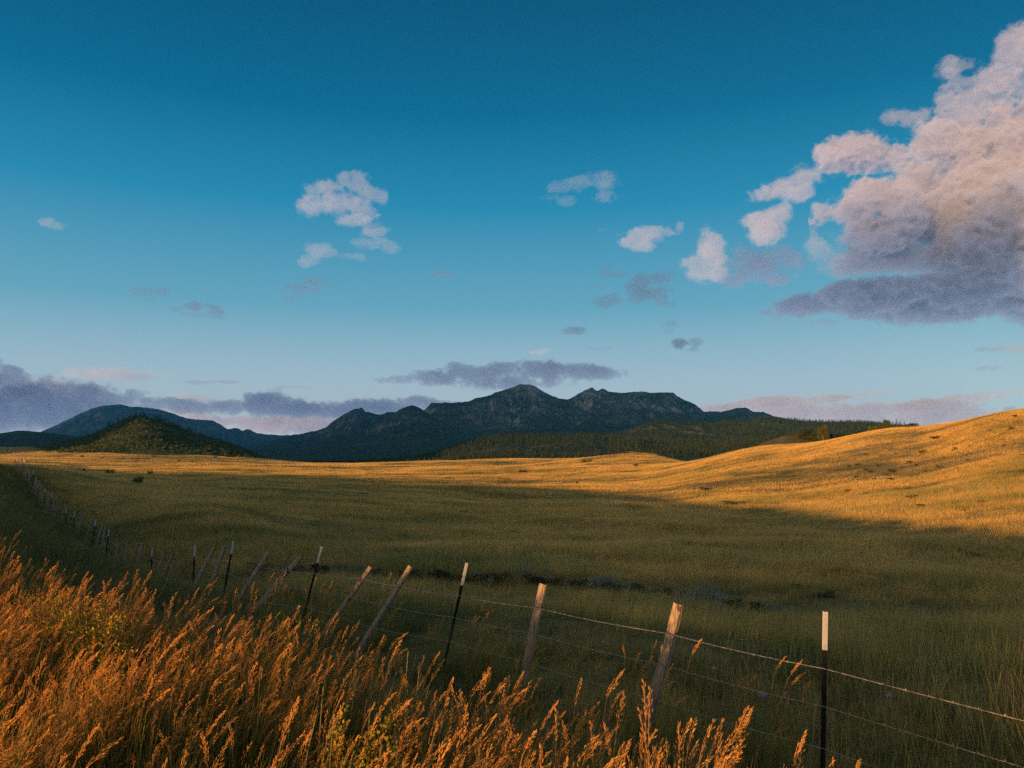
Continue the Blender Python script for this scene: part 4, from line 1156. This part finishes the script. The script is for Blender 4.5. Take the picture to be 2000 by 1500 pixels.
def mat_cloud(name, dens, col=(.61, .65, .81)):
    t = NT(name)
    v = t.n('ShaderNodeVolumePrincipled')
    v.inputs['Color'].default_value = (*col, 1); v.inputs['Density'].default_value = dens; v.inputs['Anisotropy'].default_value = 0.1
    t.l(v.outputs[0], t.out.inputs['Volume'])
    return t.m
CLOUD_MATS = {}
SHELLS = [(.16, .12), (.04, .30), (-.10, .65)]           # thin outer veil, body, dense heart
def cloud(label, D, blobs, tau=1.0, vox=3.0, amp=.75, wl=46., group=None, flat=None, seed=0, depth=.7):
    """blobs: (column, row, half width, half height) of each billow; the cloud stands D metres out, with real depth"""
    B = np.array([b[:4] for b in blobs], float)
    if group == G_S: amp = amp * 1.45; wl = wl * .85; tau = tau * (.75 if D > 14000 else 1.5)
    if group == G_H: amp = amp * 1.25
    if seed < 10 or seed > 50: B[:, 2:] *= .86; amp *= 1.3
    if group == G_S: B[:, 2:] *= .86
    if group == G_H: tau *= 1.15 if D < 50000 else 1.9
    pxc = (B[:, 0] * B[:, 2]).sum() / B[:, 2].sum()
    a0 = float(ray(pxc, 700)[0]); th = math.atan(a0)
    fw = np.array([math.sin(th), math.cos(th), 0]); rt = np.array([math.cos(th), -math.sin(th), 0])
    m = D / F                                         # metres per photo pixel at that distance
    C = []
    rng = np.random.default_rng(seed + 5)
    for x, y, rx, ry in B:
        a, s_ = ray(x, y); p = np.array([float(a), 1, float(s_)]) * (D / math.hypot(1, float(a)))
        dz = rng.uniform(-.5, .5) * rx * m * .6
        p = p + fw * dz
        C.append([p @ rt, p @ fw, p[2], rx * m, max(min(rx, ry * 2.2) * depth, ry) * m, ry * m])
    C = np.array(C)
    v = vox * m; pad = .6
    lo = (C[:, :3] - C[:, 3:] * (1 + pad)).min(0) - 2 * v; hi = (C[:, :3] + C[:, 3:] * (1 + pad)).max(0) + 2 * v
    n = np.ceil((hi - lo) / v).astype(int) + 1
    n[1] = max(8, int(np.ceil((hi[1] - lo[1]) / (v * 1.4))) + 1)
    gx, gy, gz = [np.linspace(lo[q], hi[q], n[q]) for q in range(3)]
    X, Y, Z = np.meshgrid(gx, gy, gz, indexing='ij')
    f = np.full(X.shape, -9.)
    for c in C:
        q = np.sqrt(((X - c[0]) / c[3]) ** 2 + ((Y - c[1]) / c[4]) ** 2 + ((Z - c[2]) / c[5]) ** 2)
        g = 1 - q
        f = np.where(f > g + .3, f, np.where(g > f + .3, g, np.maximum(f, g) + .3 * .25 * (1 - np.abs(f - g) / .3) ** 2))
    f = np.minimum(f, .48 if not group else (.32 if group == G_S else .36))
    near = f > -.9
    x, y, z = X[near] / (wl * m), Y[near] / (wl * m), Z[near] / (wl * m * .8)
    s_ = 0; am = 1; tt = 0
    for o in range(5):
        nn = noise3(x + 31.7 * o, y, z, seed * 13 + o)
        nn = (1 - np.abs(2 * nn - 1)) if o in (1, 2) else nn
        s_ = s_ + am * (nn - .5); tt += am
        x, y, z = (.8 * x + .6 * z) * 2.1, (.8 * y + .36 * x - .48 * z) * 2.1, (.6 * y - .48 * x + .64 * z) * 2.1; am *= .66
    f[near] = f[near] + amp * (3.4 * s_ / tt - .10)
    f[~near] = -1
    f[[0, -1]] = -1; f[:, [0, -1]] = -1; f[:, :, [0, -1]] = -1
    Vs = []; Qs = []; Ms = []; off = 0
    for lev, (iso, part) in enumerate(SHELLS):
        g = f + iso
        g[[0, -1]] = -1; g[:, [0, -1]] = -1; g[:, :, [0, -1]] = -1
        if not (g > 0).any(): continue
        v_, q_ = surface_nets(g); Vs.append(v_); Qs.append(q_ + off); Ms.append(np.full(len(q_), len(Ms))); off += len(v_)
    V, Q = np.concatenate(Vs), np.concatenate(Qs)
    st = np.array([gx[1] - gx[0], gy[1] - gy[0], gz[1] - gz[0]])
    P = lo + V * st
    W = P[:, :1] * rt + P[:, 1:2] * fw; W[:, 2] = P[:, 2]
    mats = []
    for iso, part in SHELLS[:len(Ms)]:
        key = round(tau * part / (60 * m), 8)
        if key not in CLOUD_MATS: CLOUD_MATS[key] = mat_cloud('cloud_vapour', key)
        mats.append(CLOUD_MATS[key])
    ctr = W.mean(0)
    o = mesh_obj('cloud', W - ctr, Q, mats, smooth=True, fmat=np.concatenate(Ms))
    o.location = ctr
    if label: tag(o, label, 'cloud', group)
    return o

G_S = 'small clouds scattered over the open sky'
G_H = 'low clouds along the horizon'
def build_clouds():
    C = cloud
    C('round shouldered rosy cloud, brightest part of the huge mass over the golden hill', 34000,
      [(1618, 412, 24, 14), (1650, 415, 40, 28), (1692, 398, 50, 36), (1735, 385, 36, 26), (1700, 440, 70, 34), (1765, 425, 50, 42), (1740, 465, 55, 20)], 3.0, 2.3, .85, 58, seed=1)
    C('towering back of the huge cloud mass, rosy crowned, cut by the edge of the sky', 36000,
      [(1795, 345, 30, 32), (1775, 368, 20, 22), (1830, 395, 70, 42), (1890, 415, 80, 55), (1960, 395, 70, 55), (2040, 410, 90, 80), (1910, 470, 120, 34), (2010, 480, 110, 50), (1835, 450, 60, 34)], 3.6, 2.6, .85, 76, seed=51)
    C('dusky middle belt of the huge cloud mass with a bright knob on it', 35500,
      [(1690, 512, 46, 22), (1735, 500, 50, 18), (1660, 530, 24, 10), (1805, 505, 60, 20), (1880, 500, 70, 30), (1890, 490, 40, 22), (1960, 515, 80, 30), (2040, 520, 80, 40)], 2.4, 2.4, .85, 54, seed=52)
    C('long slate blue slab of cloud along the underside of the huge cloud mass', 33000,
      [(1502, 612, 26, 11), (1545, 594, 40, 18), (1590, 600, 40, 20), (1650, 590, 60, 24), (1720, 578, 80, 26), (1700, 610, 50, 14), (1800, 590, 90, 30), (1830, 620, 60, 10), (1890, 580, 90, 32), (1970, 568, 80, 34), (2050, 560, 90, 44)], 3.2, 2.5, .8, 64, seed=53)
    C('ragged little scrap hanging under the slate blue slab', 33000, [(1600, 630, 26, 7), (1775, 634, 22, 6), (1520, 628, 20, 8), (1885, 628, 16, 6)], 1.2, 2.2, .9, 26, seed=54)
    C('tall rosy cloud with two rounded heads just above the huge slate bellied cloud bank', 38000, [(1665, 300, 50, 30), (1710, 310, 55, 30), (1650, 325, 30, 18), (1770, 322, 40, 24), (1835, 290, 52, 42), (1850, 330, 60, 34), (1900, 345, 45, 20)], 2.6, 2.4, .95, 58, seed=2)
    C('rosy cloud piled against the edge of the sky above the golden hill', 38000, [(1960, 275, 58, 50), (2010, 255, 60, 50), (2000, 315, 75, 42), (1930, 290, 35, 24), (2080, 300, 80, 70)], 2.6, 2.4, .95, 58, seed=3)
    C('tattered pale cloud climbing steeply towards the top corner of the sky', 38000, [(1905, 195, 48, 32), (1945, 160, 42, 30), (1880, 160, 26, 18), (1880, 225, 32, 20), (1870, 128, 30, 18), (1890, 250, 16, 16), (1990, 155, 24, 20), (1960, 215, 35, 16)], 1.3, 3.0, .8, 40, seed=4)
    C('highest cloud of all, a small pale puff at the very edge of the sky', 38000, [(1975, 85, 26, 24), (2005, 90, 30, 32), (1962, 108, 20, 14)], 1.5, 3.0, .7, 36, seed=5)
    C('flat pale cloud alone above the two headed rosy cloud', 38000, [(1745, 232, 30, 13), (1785, 230, 32, 16)], .9, 2.6, .6, 34, seed=6)
    C('wing shaped rosy cloud reaching up and out from the huge cloud bank', 38000, [(1490, 380, 34, 15), (1530, 363, 36, 18), (1570, 350, 32, 22), (1590, 342, 18, 14), (1560, 378, 30, 14)], 1.3, 2.6, .65, 34, seed=7)
    C('compact heart shaped rosy cloud hanging below the wing shaped one', 38000, [(1480, 425, 32, 16), (1515, 418, 28, 18), (1500, 445, 30, 26), (1530, 405, 14, 10)], 1.9, 2.6, .6, 34, seed=8)
    C('grey centred cloud with rosy rims touching the huge bank at its lower edge', 27000, [(1480, 515, 60, 30), (1520, 505, 46, 24), (1445, 500, 32, 22), (1500, 540, 46, 16), (1440, 545, 30, 14)], 1.5, 2.8, .7, 40, seed=9)
    C('upright lumpy cloud leaning out to the side of the grey centred one', 38500, [(1390, 490, 22, 34), (1372, 522, 28, 22), (1400, 535, 18, 14), (1350, 515, 18, 10)], 1.0, 2.6, .75, 34, seed=10)
    C('thin upright rosy streak in the gap under the wing shaped cloud', 38500, [(1590, 480, 18, 18), (1610, 500, 24, 14), (1640, 520, 30, 16)], .8, 2.6, .8, 30, seed=11)
    C('small bright cloud with two horns standing free in mid sky', 38000, [(1245, 465, 32, 20), (1275, 455, 26, 14), (1310, 452, 18, 8), (1328, 446, 10, 10), (1255, 480, 22, 10)], 1.3, 2.4, .65, 28, G_S, seed=12)
    C('faint broken veil of cloud in mid sky above the two horned puff', 38000, [(1100, 365, 26, 10), (1140, 358, 30, 12), (1180, 355, 30, 18), (1110, 392, 18, 8), (1185, 380, 24, 10), (1075, 385, 14, 6)], .42, 2.4, .9, 26, G_S, seed=13)
    C('dusky flattened cloud under the two horned puff', 12000, [(1280, 545, 44, 12), (1270, 572, 44, 14), (1300, 590, 26, 8), (1240, 560, 22, 10)], .8, 2.4, .8, 28, G_S, seed=14)
    C('small rosy grey scrap of cloud beside the dusky flattened cloud', 12000, [(1195, 535, 26, 10), (1185, 588, 26, 12), (1165, 560, 16, 6), (1175, 448, 14, 6)], .6, 2.4, .8, 26, G_S, seed=15)
    C('ragged rosy cloud like a running animal, largest in the open half of the sky', 26000, [(700, 355, 20, 18), (725, 375, 24, 12), (748, 382, 10, 14), (640, 370, 40, 13), (665, 395, 42, 22), (700, 410, 30, 20), (608, 398, 24, 22), (700, 430, 34, 14), (735, 445, 28, 12), (675, 352, 14, 14)], 1.0, 2.4, .72, 30, G_S, seed=16)
    C('soft round puff below the ragged running cloud', 26000, [(622, 490, 24, 15), (605, 508, 22, 8), (640, 488, 14, 10), (592, 512, 16, 8)], .9, 2.2, .7, 24, G_S, seed=17)
    C('two linked wisps trailing under the tail of the ragged running cloud', 26000, [(705, 475, 22, 9), (742, 478, 28, 10), (760, 490, 16, 6), (690, 503, 26, 6)], .7, 2.2, .7, 24, G_S, seed=18)
    C('dark edged sliver of cloud slanting down below the soft round puff', 13500, [(575, 560, 26, 7), (600, 568, 30, 7), (625, 574, 20, 4), (620, 550, 22, 8), (570, 585, 18, 5)], .8, 2.0, .7, 22, G_S, seed=19)
    C('tiny grey cloud alone in the blue between the mountain and the ragged cloud', 13500, [(860, 536, 22, 8), (840, 540, 18, 4)], .8, 2.0, .7, 20, G_S, seed=20)
    C('pair of dusky scraps of cloud over the dark wooded butte', 13500, [(395, 600, 30, 9), (420, 608, 22, 7), (400, 618, 34, 5), (345, 605, 12, 5)], .9, 2.0, .75, 22, G_S, seed=21)
    C('thin mauve wisp beside the pair of dusky scraps', 13500, [(275, 568, 24, 7), (320, 570, 18, 7), (285, 588, 14, 4)], .7, 2.0, .75, 22, G_S, seed=22)
    C('tiny bright lens shaped cloud near the empty edge of the sky', 26000, [(95, 433, 18, 9), (113, 440, 16, 7)], .9, 2.0, .5, 20, G_S, seed=23)
    C('dark ragged scrap of cloud under the grey bellies of the huge bank', 11500, [(1330, 672, 20, 9), (1358, 668, 14, 8), (1345, 682, 14, 5)], 1.3, 2.0, .8, 20, G_S, seed=24)
    C('small dark cloudlet between the mountain top and the dusky flattened cloud', 11500, [(1122, 645, 24, 8), (1108, 650, 14, 4)], 1.0, 2.0, .7, 20, G_S, seed=25)
    C('dark cloudlet shaped like a bird above the golden hill', 11500, [(1925, 719, 16, 6), (1940, 720, 18, 4), (1910, 721, 12, 3)], 1.1, 2.0, .7, 18, G_S, seed=26)
    C('thin dark streak of cloud high over the golden hill', 11500, [(1925, 682, 22, 4), (1955, 684, 18, 4), (1990, 682, 20, 6), (2020, 682, 26, 7)], 1.1, 2.0, .7, 18, G_S, seed=27)
    C('short dark wisps hanging under the huge bank near its free end', 11500, [(1315, 632, 20, 7), (1305, 645, 10, 5), (1160, 680, 26, 4)], .6, 2.0, .8, 20, G_S, seed=28)
    # low on the horizon
    C('long broken dark cloud lying just over the highest peak', 15000, [(800, 742, 50, 8), (860, 738, 60, 10), (920, 728, 50, 12), (960, 745, 70, 12), (1010, 722, 55, 13), (1050, 730, 45, 14), (1100, 722, 55, 14), (1160, 728, 48, 12), (1195, 732, 20, 8), (890, 713, 18, 7), (1000, 750, 80, 8), (840, 748, 60, 5)], 2.0, 2.2, .75, 26, G_H, seed=30)
    C('long dark cloud bar between the butte and the twin pointed foothills', 16000, [(420, 796, 110, 10), (500, 786, 36, 14), (525, 778, 26, 10), (560, 797, 90, 14), (650, 800, 120, 13), (760, 795, 100, 12), (810, 785, 60, 8), (860, 787, 50, 8), (640, 806, 150, 9), (350, 790, 60, 9)], 2.2, 2.4, .7, 28, G_H, seed=31)
    C('broad blue grey cloud sheet behind the far rounded mountain', 18500, [(-20, 790, 130, 34), (80, 782, 110, 26), (150, 778, 70, 22), (60, 815, 140, 22), (-40, 760, 80, 18), (120, 765, 40, 12), (20, 775, 80, 18), (190, 775, 40, 14)], 1.6, 3.0, .6, 34, G_H, seed=32)
    C('dark cloud head at the edge of the sky above the broad blue grey sheet', 15500, [(0, 725, 30, 12), (22, 735, 28, 8), (-30, 730, 40, 20), (15, 742, 26, 6)], 2.0, 2.2, .75, 22, G_H, seed=33)
    C('two small dark turrets of cloud above the far rounded mountain', 15800, [(218, 774, 18, 9), (262, 770, 20, 11), (285, 780, 20, 5), (240, 782, 30, 5)], 2.2, 2.0, .7, 20, G_H, seed=34)
    C('thin dark cigar shaped cloud over the butte', 15000, [(400, 747, 34, 3.5), (435, 745, 30, 3.5)], 1.6, 1.8, .5, 18, G_H, seed=35)
    C('bright pink feathered cloud over the far rounded mountain', 60000, [(215, 722, 40, 6), (240, 732, 50, 8), (190, 735, 36, 6), (270, 740, 34, 5)], .7, 2.0, .8, 26, G_H, seed=36)
    C('short pink dash of cloud beside the feathered one', 60000, [(325, 732, 24, 4), (305, 728, 20, 3)], .7, 1.8, .6, 18, G_H, seed=37)
    C('pink rim of cloud lying along the top of the broad blue grey sheet', 60000, [(60, 748, 60, 6), (120, 752, 50, 5), (165, 760, 34, 5)], .9, 2.0, .6, 24, G_H, seed=38)
    C('small glowing pink cloud above the dark bar beyond the butte', 60000, [(375, 776, 30, 6), (395, 780, 22, 5)], 1.2, 1.8, .5, 18, G_H, seed=39)
    C('cream coloured cloud glowing low behind the saddle between the mountains', 110000, [(460, 822, 80, 12), (540, 830, 90, 16), (600, 838, 60, 12), (350, 800, 60, 6), (620, 822, 40, 10)], 1.4, 2.4, .5, 40, G_H, seed=40)
    C('small pink fleck of cloud just above the highest peak', 60000, [(1050, 688, 22, 4), (1068, 684, 16, 3)], 1.0, 1.8, .6, 16, G_H, seed=41)
    C('long pink cloud streak resting on the end of the flat topped ridge', 150000, [(1420, 795, 50, 9), (1490, 788, 55, 10), (1560, 783, 50, 8), (1610, 778, 40, 6), (1640, 776, 24, 4), (1390, 798, 30, 8)], 1.7, 2.2, .6, 26, G_H, seed=42)
    C('broad mauve cloud layer low behind the wooded skyline', 150000, [(1480, 808, 90, 9), (1570, 805, 90, 12), (1660, 808, 90, 13), (1740, 805, 80, 14), (1820, 800, 70, 12), (1760, 822, 120, 10), (1640, 795, 18, 7), (1850, 810, 90, 14)], 1.3, 2.4, .6, 30, G_H, seed=43)
    C('pink cloud streak sloping up along the crest of the golden hill', 150000, [(1840, 786, 60, 8), (1900, 778, 50, 7), (1950, 770, 40, 6), (1985, 765, 22, 4), (1800, 790, 40, 9)], 1.5, 2.2, .6, 24, G_H, seed=44)
    C('tiny pink comma of cloud above the long pink streak', 150000, [(1685, 772, 18, 5), (1712, 767, 18, 4)], 1.2, 1.8, .6, 16, G_H, seed=45)
    C('little dark cloudlet in the pale sky beyond the cigar shaped one', 15500, [(536, 760, 12, 4), (560, 755, 16, 2.5), (585, 757, 20, 2)], 1.3, 1.8, .6, 14, G_H, seed=46)
build_clouds()

# unseen cloud bank added behind the camera to shade the mountains and cloud undersides
def shade_bank():
    u = np.linspace(-60000, -860, 260); V = []
    top = 8000 + 7300 * sstep(-14500, -10500, u) + (1100 - 800 * sstep(-15000, -11000, u)) * fbm2(u / 1700., u * 0, 4, 401)
    edge = 5000 * sstep(-1150, -850, u)
    for dd, drop in ((-64500, 5600), (-60000, 0), (-55500, 5600)):
        V.append(np.stack([u * DY + dd * DX, -u * DX + dd * DY, top - drop - edge], -1))
    for dd in (-55500, -64500):
        V.append(np.stack([u * DY + dd * DX, -u * DX + dd * DY, u * 0 + 2000], -1))
    V = np.array(V); n = len(u)
    fs = grid_faces(5, n, False)
    last = np.stack([4 * n + np.arange(n - 1), 4 * n + np.arange(1, n), np.arange(1, n), np.arange(n - 1)], -1)
    F_ = [tuple(f) for f in np.concatenate([fs, last])] + [(0, n, 2 * n, 3 * n, 4 * n), (n - 1, 5 * n - 1, 4 * n - 1, 3 * n - 1, 2 * n - 1)]
    o = mesh_obj('clouds', V, F_, [mat_cloud('shade_bank_vapour', .0006)], smooth=False)  # out of view, only there to block the low sun
    tag(o, kind='stuff')
shade_bank()

# ================================================================== AIR
def build_haze():
    t = NT('air')
    v = t.n('ShaderNodeVolumePrincipled'); v.inputs['Color'].default_value = (.09, .54, 1.0, 1); v.inputs['Density'].default_value = HAZE; v.inputs['Anisotropy'].default_value = 0
    t.l(v.outputs[0], t.out.inputs['Volume'])
    x0, x1, y0, y1, z0, z1 = -12900, 12900, -6500, 13400, -140, 780
    V = [(x, y, z) for x in (x0, x1) for y in (y0, y1) for z in (z0, z1)]
    o = mesh_obj('haze', V, [(0, 1, 3, 2), (4, 6, 7, 5), (0, 4, 5, 1), (2, 3, 7, 6), (0, 2, 6, 4), (1, 5, 7, 3)], [t.m])
    tag(o, kind='stuff')
HAZE = 3.2e-5
if HAZE: build_haze()

# ================================================================== LIGHT
def build_world():
    w = bpy.data.worlds.new('World'); SC.world = w; w.use_nodes = True
    nt = w.node_tree; nt.nodes.clear()
    N = nt.nodes.new; L = nt.links.new
    out = N('ShaderNodeOutputWorld'); bg = N('ShaderNodeBackground'); bg.inputs['Strength'].default_value = .1
    sky = N('ShaderNodeTexSky'); sky.sky_type = 'NISHITA'; sky.sun_disc = False
    sky.sun_elevation = EL; sky.sun_rotation = math.radians(215); sky.altitude = 2000; sky.air_density = 1.0; sky.dust_density = 1.0; sky.ozone_density = 3.0
    tc = N('ShaderNodeTexCoord'); sep = N('ShaderNodeSeparateXYZ'); L(tc.outputs['Generated'], sep.inputs[0])
    rp = N('ShaderNodeValToRGB'); L(sep.outputs['Z'], rp.inputs['Fac'])
    stops = [(0.0, (.60, .64, .66)), (.035, (.54, .61, .65)), (.09, (.38, .52, .60)), (.18, (.13, .36, .49)), (.30, (.018, .23, .405)), (.40, (.001, .128, .265)), (.50, (.0006, .08, .185)), (.75, (.0015, .045, .12)), (1.0, (.0015, .03, .085))]
    e = rp.color_ramp.elements
    while len(e) < len(stops): e.new(.5)
    for q, (p, c) in zip(e, stops): q.position = p; q.color = (*[x for x in c], 1)
    up = N('ShaderNodeVectorMath'); up.operation = 'SCALE'; L(rp.outputs[0], up.inputs[0]); up.inputs['Scale'].default_value = 10 * SKYK
    sk = N('ShaderNodeVectorMath'); sk.operation = 'SCALE'; L(sky.outputs[0], sk.inputs[0]); sk.inputs['Scale'].default_value = NISHK
    add = N('ShaderNodeVectorMath'); add.operation = 'ADD'; L(up.outputs[0], add.inputs[0]); L(sk.outputs[0], add.inputs[1])
    # the bright warm sky round the low sun
    dt = N('ShaderNodeVectorMath'); dt.operation = 'DOT_PRODUCT'; L(tc.outputs['Generated'], dt.inputs[0]); dt.inputs[1].default_value = (-DX * math.cos(EL), -DY * math.cos(EL), math.sin(EL))
    ma = N('ShaderNodeMath'); ma.operation = 'MULTIPLY_ADD'; L(dt.outputs['Value'], ma.inputs[0]); ma.inputs[1].default_value = .5; ma.inputs[2].default_value = .5
    pw = N('ShaderNodeMath'); pw.operation = 'POWER'; L(ma.outputs[0], pw.inputs[0]); pw.inputs[1].default_value = 7.0
    gl = N('ShaderNodeVectorMath'); gl.operation = 'SCALE'; gl.inputs[0].default_value = (1.0, .79, .60); L(pw.outputs[0], gl.inputs['Scale'])
    g2 = N('ShaderNodeVectorMath'); g2.operation = 'SCALE'; L(gl.outputs[0], g2.inputs[0]); g2.inputs['Scale'].default_value = 10 * GLOW
    ad2 = N('ShaderNodeVectorMath'); ad2.operation = 'ADD'; L(add.outputs[0], ad2.inputs[0]); L(g2.outputs[0], ad2.inputs[1]); add = ad2
    L(add.outputs[0], bg.inputs['Color']); L(bg.outputs[0], out.inputs['Surface'])
SKYK = .405; NISHK = .012; GLOW = .52
build_world()
sd = bpy.data.lights.new('sun', 'SUN'); sd.energy = 4.2; sd.angle = math.radians(.5); sd.color = (1.0, .51, .17)
sun = bpy.data.objects.new('sun', sd); COL.objects.link(sun)
sun.rotation_euler = Vector((DX * math.cos(EL), DY * math.cos(EL), -math.sin(EL))).to_track_quat('-Z', 'Y').to_euler()
SC.view_settings.view_transform = 'Standard'; SC.view_settings.look = 'None'; SC.view_settings.exposure = 1.45; SC.view_settings.gamma = 1
SC.render.engine = 'CYCLES'
SC.cycles.use_denoising = False
SC.cycles.max_bounces = 8; SC.cycles.diffuse_bounces = 2; SC.cycles.glossy_bounces = 1; SC.cycles.transmission_bounces = 2; SC.cycles.volume_bounces = 5; SC.cycles.transparent_max_bounces = 48
